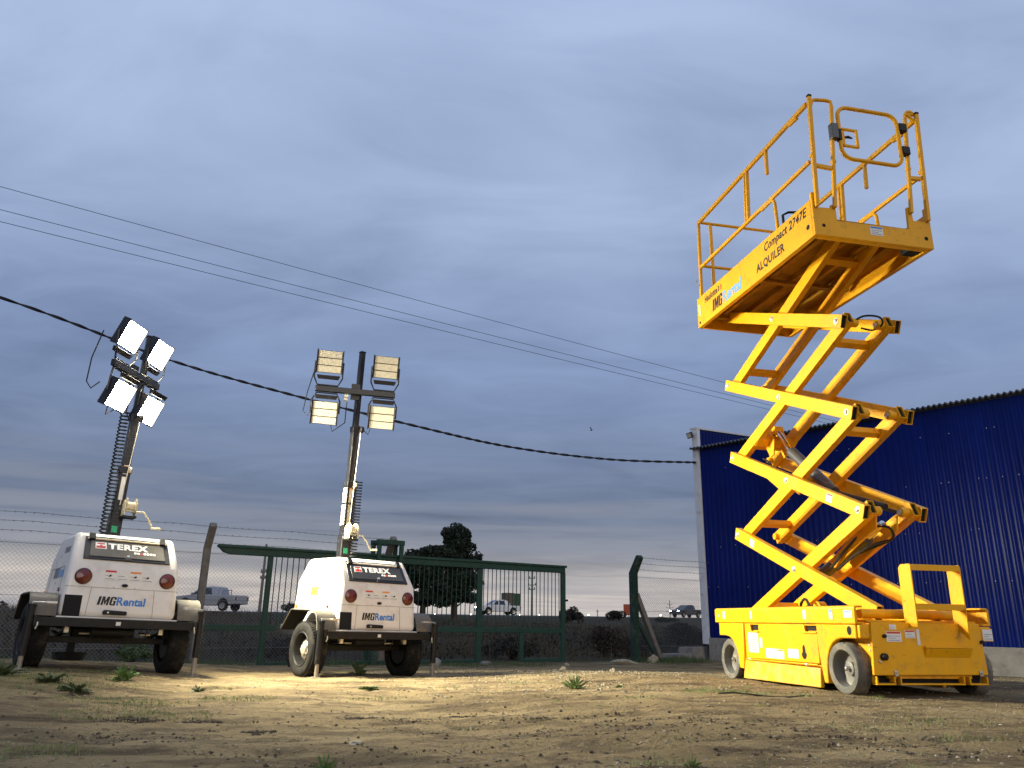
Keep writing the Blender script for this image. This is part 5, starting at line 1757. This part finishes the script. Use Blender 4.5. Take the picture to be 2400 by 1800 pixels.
# local coordinates in metres at about 62 m; photo crown spans x -9..-2.5, up to 8.2 m
pine('tall dark pine with a narrow domed top behind the gate', -4.15, 62.0, 7.0,
     [(.1, 0, 6.45, 1.45, 1.05), (.0, 0, 5.4, 1.5, 1.1), (.25, .1, 4.3, 1.6, 1.1), (.4, 0, 3.2, 1.6, 1.0), (1.45, 0, 4.6, .8, .6), (1.5, 0, 2.9, .8, .6), (.1, .2, 2.1, 1.6, .8), (1.2, 0, 1.6, 1.0, .5), (-.6, 0, 1.3, .9, .45)], 24000, .15, 4)
pine('broad dark pine with a sloping crown left of the tall pine', -6.5, 61.0, 5.2,
     [(1.2, 0, 4.9, 1.4, .85), (.2, 0, 4.7, 1.5, .95), (-.9, 0, 4.3, 1.3, .85), (-1.8, 0, 3.6, 1.1, .7), (0, .1, 3.4, 2.0, 1.1), (-1.6, 0, 2.5, 1.4, .8), (.8, 0, 2.4, 1.6, .9), (-.2, 0, 1.6, 1.8, .6), (1.4, 0, 1.4, 1.0, .5)], 26000, .15, 9)


def shrub(label, x, y, w, h, m, n, size, seed, group):
    rnd = random.Random(seed)
    T = thing('shrub', label, 'shrub', (x, y, base_ground(x, y)), (0, 0, 0), group)
    b = MB()
    for k in range(6):
        a = rnd.uniform(0, 6.28); r = rnd.uniform(.2, .7) * w
        b.tube([(0, 0, -.1), (math.cos(a) * r * .4, math.sin(a) * r * .4, h * .4), (math.cos(a) * r, math.sin(a) * r, h * .8)], [.03, .02, .008], 4)
    b.build('stems', M['bark'], T)
    bl = []
    for k in range(10):
        a = rnd.uniform(0, 6.28); r = rnd.uniform(0, .75) * w
        bl.append((math.cos(a) * r, math.sin(a) * r, h * rnd.uniform(.35, .75) * (1 - .45 * r / w), w * rnd.uniform(.25, .45), h * rnd.uniform(.2, .35)))
    leaf_cloud(bl, n, size, rnd).build('foliage', M[m], T)


shrub('loose dark shrub on the horizon just right of the gate', 5.2, 66.0, 1.15, 1.5, 'bush', 2500, .10, 1, 'shrubs on the horizon')
shrub('low rounded dark shrub on the horizon left of the orange sign', 11.6, 84.0, 1.35, 1.15, 'bush', 2500, .10, 2, 'shrubs on the horizon')
shrub('flat dark shrub on the horizon left of the dark pickup', 16.6, 84.0, 1.3, .6, 'bush', 1500, .10, 3, 'shrubs on the horizon')
shrub('small dark shrub on the horizon behind the silver pickup', -17.8, 66.0, .9, .9, 'bush', 1500, .10, 4, 'shrubs on the horizon')
shrub('rust brown bush just behind the gate end', 2.4, 20.4, .75, .85, 'bush_red', 3500, .035, 5, 'bushes behind the fence')
shrub('grey brown bush behind the green gate post', 3.6, 21.5, .9, .75, 'bush', 3500, .035, 6, 'bushes behind the fence')
shrub('dull bush behind the middle of the gate', .1, 18.4, .8, .6, 'bush', 3000, .035, 7, 'bushes behind the fence')
shrub('wide dull bush at the shed end of the field', 5.6, 25.5, 1.3, .85, 'bush', 3500, .05, 8, 'bushes behind the fence')
shrub('brownish bush behind the lit tower wheel by the fence', -4.2, 16.2, .8, .55, 'bush_red', 3000, .035, 12, 'bushes behind the fence')
shrub('low green bush at the fence foot left of the gate', -5.6, 12.2, .45, .3, 'weed_dark', 2000, .03, 13, 'bushes behind the fence')
for k, (x, w, h) in enumerate(((-118, 5, 4.0), (-108, 6, 4.6), (-99.5, 5, 3.6), (-128, 6, 5.0))):
    shrub('%s clump of dark trees on the horizon at the far left' % ('nearest the frame edge,', 'tallest', 'rightmost', 'hidden')[k] if k != 0 else 'second clump of dark trees on the horizon from the left', x, 150, w, h, 'bush', 1600, .35, 20 + k, 'far trees at the left')


def blades(name, spots, m, label, cat, rnd, lean=.5):
    """grass blades: spots (x, y, radius, count, height, width)"""
    b = MB(); vv = []; ff = []
    for x, y, r, n, h, w in spots:
        for _ in range(n):
            a = rnd.uniform(0, 6.283); q = r * math.sqrt(rnd.random())
            px_, py_ = x + q * math.cos(a) * 1.3, y + q * math.sin(a)
            z = ground_z(px_, py_) - .004
            hh = h * rnd.uniform(.4, 1.25)
            d = V((rnd.gauss(0, 1), rnd.gauss(0, 1), 0)).normalized() * hh * lean * rnd.random()
            s = V((d.y, -d.x, 0)).normalized() * w * .5 if d.length > 1e-5 else V((w * .5, 0, 0))
            p0 = V((px_, py_, z)); p1 = p0 + d * .35 + V((0, 0, hh * .6)); p2 = p0 + d + V((0, 0, hh * .95))
            o = len(vv)
            vv += [p0 - s, p0 + s, p1 + s * .7, p1 - s * .7, p2]
            ff += [(o, o + 1, o + 2, o + 3), (o + 3, o + 2, o + 4)]
    b.v = [tuple(v) for v in vv]; b.f = ff
    o = b.build(name, M[m], None)
    return tag(o, label, cat, kind='stuff')


rnd = random.Random(21)
spots = []
# thin patches of short grass on the dirt
for x, y, r, n in ((-2.85, 5.9, .32, 420), (-2.45, 5.75, .25, 260), (-2.42, 5.1, .30, 380), (-2.0, 5.05, .22, 220), (-1.97, 6.1, .22, 360), (-2.05, 3.65, .22, 200), (-2.2, 3.9, .2, 90), (-1.0, 6.3, .15, 120),
                   (1.62, 6.3, .22, 260), (1.85, 6.2, .18, 160), (1.45, 6.35, .12, 90), (2.15, 6.05, .12, 80), (1.9, 4.3, .2, 110), (2.38, 4.6, .25, 150), (.95, 5.85, .1, 60), (2.2, 4.0, .15, 70), (.6, 3.25, .10, 60),
                   (-3.9, 6.5, .5, 900), (-3.5, 6.8, .4, 500), (-4.4, 7.0, .5, 700), (-3.7, 7.6, .3, 260), (-2.3, 11.0, .3, 200), (-2.4, 7.0, .15, 100), (.1, 7.7, .1, 50), (-.5, 7.4, .12, 60)):
    spots.append((x, y, r, int(n * 1.5), .022, .004))
for _ in range(90):
    x = rnd.uniform(-4, 3.6); y = rnd.uniform(3, 8)
    spots.append((x, y, rnd.uniform(.03, .12), rnd.randint(6, 26), rnd.uniform(.015, .035), .003))
blades('short_grass', spots, 'grass', 'thin patches of short grass scattered on the dirt yard', 'grass', rnd, .8)
# strip of longer grass at the foot of the fence and gate
spots = []
for k in range(120):
    s = rnd.uniform(-10, 4.5)
    p_ = FP(s, rnd.uniform(-.9, .5), 0)
    if -.9 < s < 2.0 and rnd.random() < .8: continue
    spots.append((p_.x, p_.y, .3, 55, rnd.uniform(.05, .14), .007))
for k in range(14):
    p_ = FP(rnd.uniform(2.4, 4.2), rnd.uniform(-.5, .2), 0)
    spots.append((p_.x, p_.y, .3, 110, .12, .008))
blades('fence_grass', spots, 'weed_dark', 'dull green grass along the foot of the fence', 'grass', rnd, .6)
# dry field
spots = []
for k in range(2600):
    t = rnd.random()
    y = 15.5 + 42 * t ** 1.5
    x = rnd.uniform(-.72, .62) * y
    if (V((x, y, 0)) - FO).dot(FN) < .5: continue
    sh = V((x, y, 0)) - BC
    if sh.dot(V((-BW.y, BW.x, 0))) > -.3 and sh.dot(BW) > -.6: continue
    big = 1 + (y - 15) / 20
    spots.append((x, y, .45 * big, 11, rnd.uniform(.18, .5) * (1 + .25 * (y > 30)), .010 * big))
blades('dry_field_grass', spots, 'dry', 'dry brown grass covering the field beyond the fence', 'grass', rnd, .7)


def build_scrub():
    rnd_ = random.Random(77)
    bl = []
    for k in range(420):
        y = 15.8 + 40 * rnd_.random() ** 1.4
        x = rnd_.uniform(-.70, .60) * y
        if (V((x, y, 0)) - FO).dot(FN) < .6: continue
        sh = V((x, y, 0)) - BC
        if sh.dot(V((-BW.y, BW.x, 0))) > -.9 and sh.dot(BW) > -1.2: continue
        g = base_ground(x, y)
        w = rnd_.uniform(.22, .6) * (1 + (y - 16) / 40)
        h = min(rnd_.uniform(.12, .34) * (1 + (y - 16) / 60), max(.12, (.42 - g) * .55))
        bl.append((x, y, g + h * .7, w, h))
    o = leaf_cloud(bl, 26000, .055, rnd_).build('field_scrub', M['scrub'], None)
    tag(o, 'low dark scrub growing across the field beyond the fence', 'scrub', kind='stuff')


build_scrub()


def weed(label, x, y, n, h, w, seed, m='weed', upright=.5, spiky=False):
    """rosette of arching stems carrying small leaflets (or plain blades when spiky)"""
    rnd_ = random.Random(seed)
    T = thing('weed_plant', label, 'weed', (x, y, ground_z(x, y)), (0, 0, 0), 'weeds on the dirt')
    fol = MB(); st = MB(); vv = []; ff = []

    def blade(p, d, up_, L_, wd):
        sd_ = d.cross(up_).normalized() * wd * .5
        o = len(vv)
        vv.extend([p, p + d * L_ * .35 + sd_, p + d * L_ * .75 + sd_ * .8 + up_ * L_ * .04, p + d * L_ - up_ * L_ * .08, p + d * L_ * .75 - sd_ * .8 + up_ * L_ * .04, p + d * L_ * .35 - sd_])
        ff.extend([(o, o + 1, o + 2, o + 3), (o, o + 3, o + 4, o + 5)])
    for k in range(n):
        a = rnd_.uniform(0, 6.283)
        L_ = h * rnd_.uniform(.45, 1.2)
        el = min(1.45, upright * rnd_.uniform(.3, 1.6))
        d0 = V((math.cos(a) * math.cos(el), math.sin(a) * math.cos(el), math.sin(el)))
        base = V((rnd_.gauss(0, h * .12), rnd_.gauss(0, h * .12), -.005))
        if spiky:
            blade(base, d0, V((0, 0, 1)) if el < 1.2 else V((math.cos(a + 1), math.sin(a + 1), 0)), L_, w * rnd_.uniform(.6, 1.2))
            continue
        pts = []
        for i in range(5):
            t = i / 4
            pts.append(base + d0 * L_ * t - V((0, 0, .28 * L_ * t * t)))
        st.tube(pts, [.0022, .002, .0016, .0012, .0006], 3)
        for i in range(7):
            t = .22 + .78 * i / 6
            q = base + d0 * L_ * t - V((0, 0, .28 * L_ * t * t))
            for sg in (-1, 1):
                dd = (Matrix.Rotation(sg * rnd_.uniform(.5, 1.2), 3, 'Z') @ d0)
                dd.z += rnd_.uniform(-.25, .45)
                blade(q, dd.normalized(), V((rnd_.uniform(-.3, .3), rnd_.uniform(-.3, .3), 1)).normalized(), w * 1.9 * (1.15 - .5 * t) * rnd_.uniform(.7, 1.2), w * rnd_.uniform(.7, 1.1))
    fol.v = [tuple(q) for q in vv]; fol.f = ff
    fol.build('foliage', M[m], T)
    if not spiky:
        st.build('stems', M[m], T)
    return T


weed('bright green leafy weed in front of the lit tower', -3.32, 7.15, 30, 0.156, 0.0170, 1, 'weed', .95)
weed('grey-green spreading weed nearer than the bright weed at left', -3.28, 6.27, 34, 0.123, 0.0145, 2, 'weed_dark', .6)
weed('dense dark weed at the left edge below the lit tower jack', -4.15, 6.75, 46, 0.164, 0.0170, 3, 'weed_dark', .75)
weed('dark weed between the left edge and the grey-green weed', -3.68, 6.62, 40, 0.139, 0.0161, 4, 'weed_dark', .5)
weed('spiky green tuft standing alone on the lit gravel', .56, 6.88, 60, 0.123, 0.0068, 5, 'weed', .9, True)
weed('flat bright green weed in front of the unlit tower', -1.18, 6.98, 20, 0.098, 0.0145, 6, 'weed', .35)
weed('green weed cut off by the bottom edge of the picture', -.73, 3.42, 60, 0.070, 0.0051, 7, 'weed', .8, True)
weed('dark broad-leaved weed under the unlit tower', -1.72, 9.55, 20, 0.180, 0.0255, 8, 'weed_dark', 1.0)
weed('tiny weed among the soil right of the lit tower', -2.5, 6.7, 16, 0.074, 0.0102, 9, 'weed_dark', .6)
weed('small weed left of the scissor lift rear wheel', .95, 6.9, 14, 0.049, 0.0068, 10, 'weed', .6)
weed('small tuft at the bottom edge right of the middle', .71, 3.2, 40, 0.041, 0.0034, 11, 'weed', .9, True)


# ------------------------------------------------------------------ stones, gravel, clods
def pebble_field(name, spots, m, label, cat, rnd):
    b = MB(); vv = []; ff = []
    base = [V((1, 0, 0)), V((-1, 0, 0)), V((0, 1, 0)), V((0, -1, 0)), V((0, 0, 1)), V((0, 0, -1))]
    fc = [(0, 2, 4), (2, 1, 4), (1, 3, 4), (3, 0, 4), (2, 0, 5), (1, 2, 5), (3, 1, 5), (0, 3, 5)]
    for x, y, s in spots:
        z = ground_z(x, y)
        a = rnd.uniform(0, 6.28); ca, sa = math.cos(a), math.sin(a)
        k = (rnd.uniform(.7, 1.3) * s, rnd.uniform(.6, 1.2) * s, rnd.uniform(.35, .8) * s)
        o = len(vv)
        for p in base:
            q = V((p.x * k[0], p.y * k[1], p.z * k[2])) + V((rnd.uniform(-.25, .25), rnd.uniform(-.25, .25), rnd.uniform(-.25, .25))) * s
            vv.append((x + q.x * ca - q.y * sa, y + q.x * sa + q.y * ca, z + q.z + k[2] * .3))
        ff += [tuple(i + o for i in f) for f in fc]
    b.v = vv; b.f = ff
    o = b.build(name, M[m], None)
    return tag(o, label, cat, kind='stuff')


rnd = random.Random(5)
pp = []
for _ in range(7000):
    y = 3.0 + 9 * rnd.random() ** 1.2
    x = rnd.uniform(-.72, .68) * y
    if x < -.3 and rnd.random() < .55: continue
    pp.append((x, y, .0035 + .009 * rnd.random() ** 3))
for _ in range(3600):
    x = rnd.gauss(.7, 1.2); y = rnd.uniform(6.3, 13)
    pp.append((x, y, .004 + .014 * rnd.random() ** 3))
pebble_field('gravel', pp, 'stone', 'small pale gravel scattered over the dirt yard', 'gravel', rnd)
pp = []
for cx, cy, r, n in ((-2.08, 4.82, .22, 130), (-1.62, 4.78, .14, 110), (-1.4, 4.45, .12, 80), (-1.0, 5.1, .18, 70), (-.62, 5.05, .16, 80), (-.3, 5.2, .1, 40), (-1.9, 4.2, .4, 70), (.46, 4.2, .4, 90), (.95, 4.55, .45, 90), (1.5, 4.0, .5, 90), (-.6, 3.6, .6, 90), (.2, 5.0, .4, 60), (1.9, 3.6, .3, 60)):
    for _ in range(n * 5):
        a = rnd.uniform(0, 6.28); q = r * rnd.random() ** .9
        fr = noise.noise(V((cx + q * math.cos(a) * 6, cy * 3 + q * math.sin(a) * 9, 2)))
        if fr < -.05: continue
        pp.append((cx + 1.5 * q * math.cos(a), cy + q * math.sin(a) * .6, .003 + .010 * rnd.random() ** 3))
for _ in range(2600):
    y = 3.0 + 4.5 * rnd.random()
    pp.append((rnd.uniform(-.72, .68) * y, y, .002 + .012 * rnd.random() ** 4))
pebble_field('soil_crumbs', pp, 'clod', 'dark crumbs of damp soil strewn over the foreground', 'soil', rnd)


def stone(label, x, y, s, seed, m='stone'):
    rnd_ = random.Random(seed)
    import bmesh
    bm = bmesh.new()
    bmesh.ops.create_icosphere(bm, subdivisions=2, radius=1)
    for v in bm.verts:
        n = noise.noise(v.co * 1.1 + V((seed, 0, 0))) * .45 + noise.noise(v.co * 3 + V((0, seed, 0))) * .12
        v.co = v.co * (1 + n)
        v.co = V((v.co.x * s[0], v.co.y * s[1], v.co.z * s[2]))
    me = bpy.data.meshes.new('stone'); bm.to_mesh(me); bm.free()
    me.materials.append(M[m])
    o = bpy.data.objects.new('stone', me); col.objects.link(o)
    o.location = (x, y, ground_z(x, y) + s[2] * .3); o.rotation_euler = (0, 0, rnd_.uniform(0, 3))
    tag(o, label, 'stone', 'loose stones')


p_ = FP(2.42, -.25, 0); stone('rounded pale stone at the foot of the green gate post', p_.x, p_.y, (.13, .11, .13), 1)
p_ = FP(1.55, -.3, 0); stone('flat pale stone on the ground left of the green gate post', p_.x, p_.y, (.28, .12, .07), 2)
p_ = FP(-.3, -.75, 0); stone('small pale stone in front of the gate end', p_.x, p_.y, (.07, .05, .05), 3)
p_ = FP(-1.75, -.1, 0); stone('flat grey slab fragment under the right half of the gate', p_.x, p_.y, (.16, .10, .06), 4, 'concrete')
p_ = FP(-2.9, -.2, 0); stone('grey rubble lump under the gate right of the unlit tower', p_.x, p_.y, (.17, .12, .11), 5, 'concrete')
p_ = FP(-3.5, -.2, 0); stone('smaller grey rubble lump beside the unlit tower jack', p_.x, p_.y, (.12, .10, .08), 6, 'concrete')
stone('single pale pebble on the gravel left of the lift wheel', 1.45, 11.2, (.045, .04, .04), 7)
stone('pale pebble on the lit gravel short of the gate end', .9, 13.2, (.05, .05, .045), 8)
stone('pale flat stone lying in the foreground soil', -.72, 4.05, (.055, .03, .012), 9)

# bent twig on the ground in front of the lift
tw = [V((1.52 + .62 * t, 5.92 + .06 * math.sin(t * 3) - .02 * t, 0)) for t in [k / 10 for k in range(11)]]
b = MB().tube([(v.x, v.y, ground_z(v.x, v.y) + .012 + .01 * math.sin(v.x * 9)) for v in tw], [.004 + .003 * math.sin(k) ** 2 for k in range(11)], 5)
tag(b.build('twig', M['twig'], None, smooth=True), 'thin bent dark twig lying in front of the lift', 'twig')

# blue plastic drum lying beyond the far front wheel of the lift
dp = V((2.7476, 6.0387)) + Matrix.Rotation(R(101.788), 2) @ V((1.40, -1.70))
T = thing('plastic_drum', 'blue plastic drum lying on its side behind the lift front wheel', 'drum', (dp.x, dp.y, ground_z(dp.x, dp.y)), (0, 0, R(101.8)))
MB().lathe([(0, -.36), (.165, -.36), (.18, -.34), (.18, -.18), (.188, -.16), (.188, -.12), (.18, -.10), (.18, .10), (.188, .12), (.188, .16), (.18, .18), (.18, .34), (.165, .36), (0, .36)], (0, 0, .186), (1, 0, 0), 28).build('shell', M['blue_plastic'], T, smooth=True)
MB().lathe([(.035, 0), (.035, .02), (0, .022)], (-.36, .08, .24), (-1, 0, 0), 12).build('bung', M['black_metal'], T, smooth=True)


def straw():
    rnd_ = random.Random(31)
    b = MB()
    for _ in range(900):
        y = 2.9 + 5.5 * rnd_.random() ** 1.1
        x = rnd_.uniform(-.72, .68) * y
        a = rnd_.uniform(0, 6.28); L_ = rnd_.uniform(.012, .05)
        z = ground_z(x, y) + .008
        d = V((math.cos(a), math.sin(a), rnd_.uniform(-.1, .25))) * L_
        b.tube([V((x, y, z)), V((x, y, z)) + d * .5 + V((0, 0, .003)), V((x, y, z)) + d], .0011 + .0012 * rnd_.random(), 3)
    o = b.build('dry_straw', M['straw'], None)
    tag(o, 'bits of dry straw and twigs littering the foreground dirt', 'straw', kind='stuff')


straw()
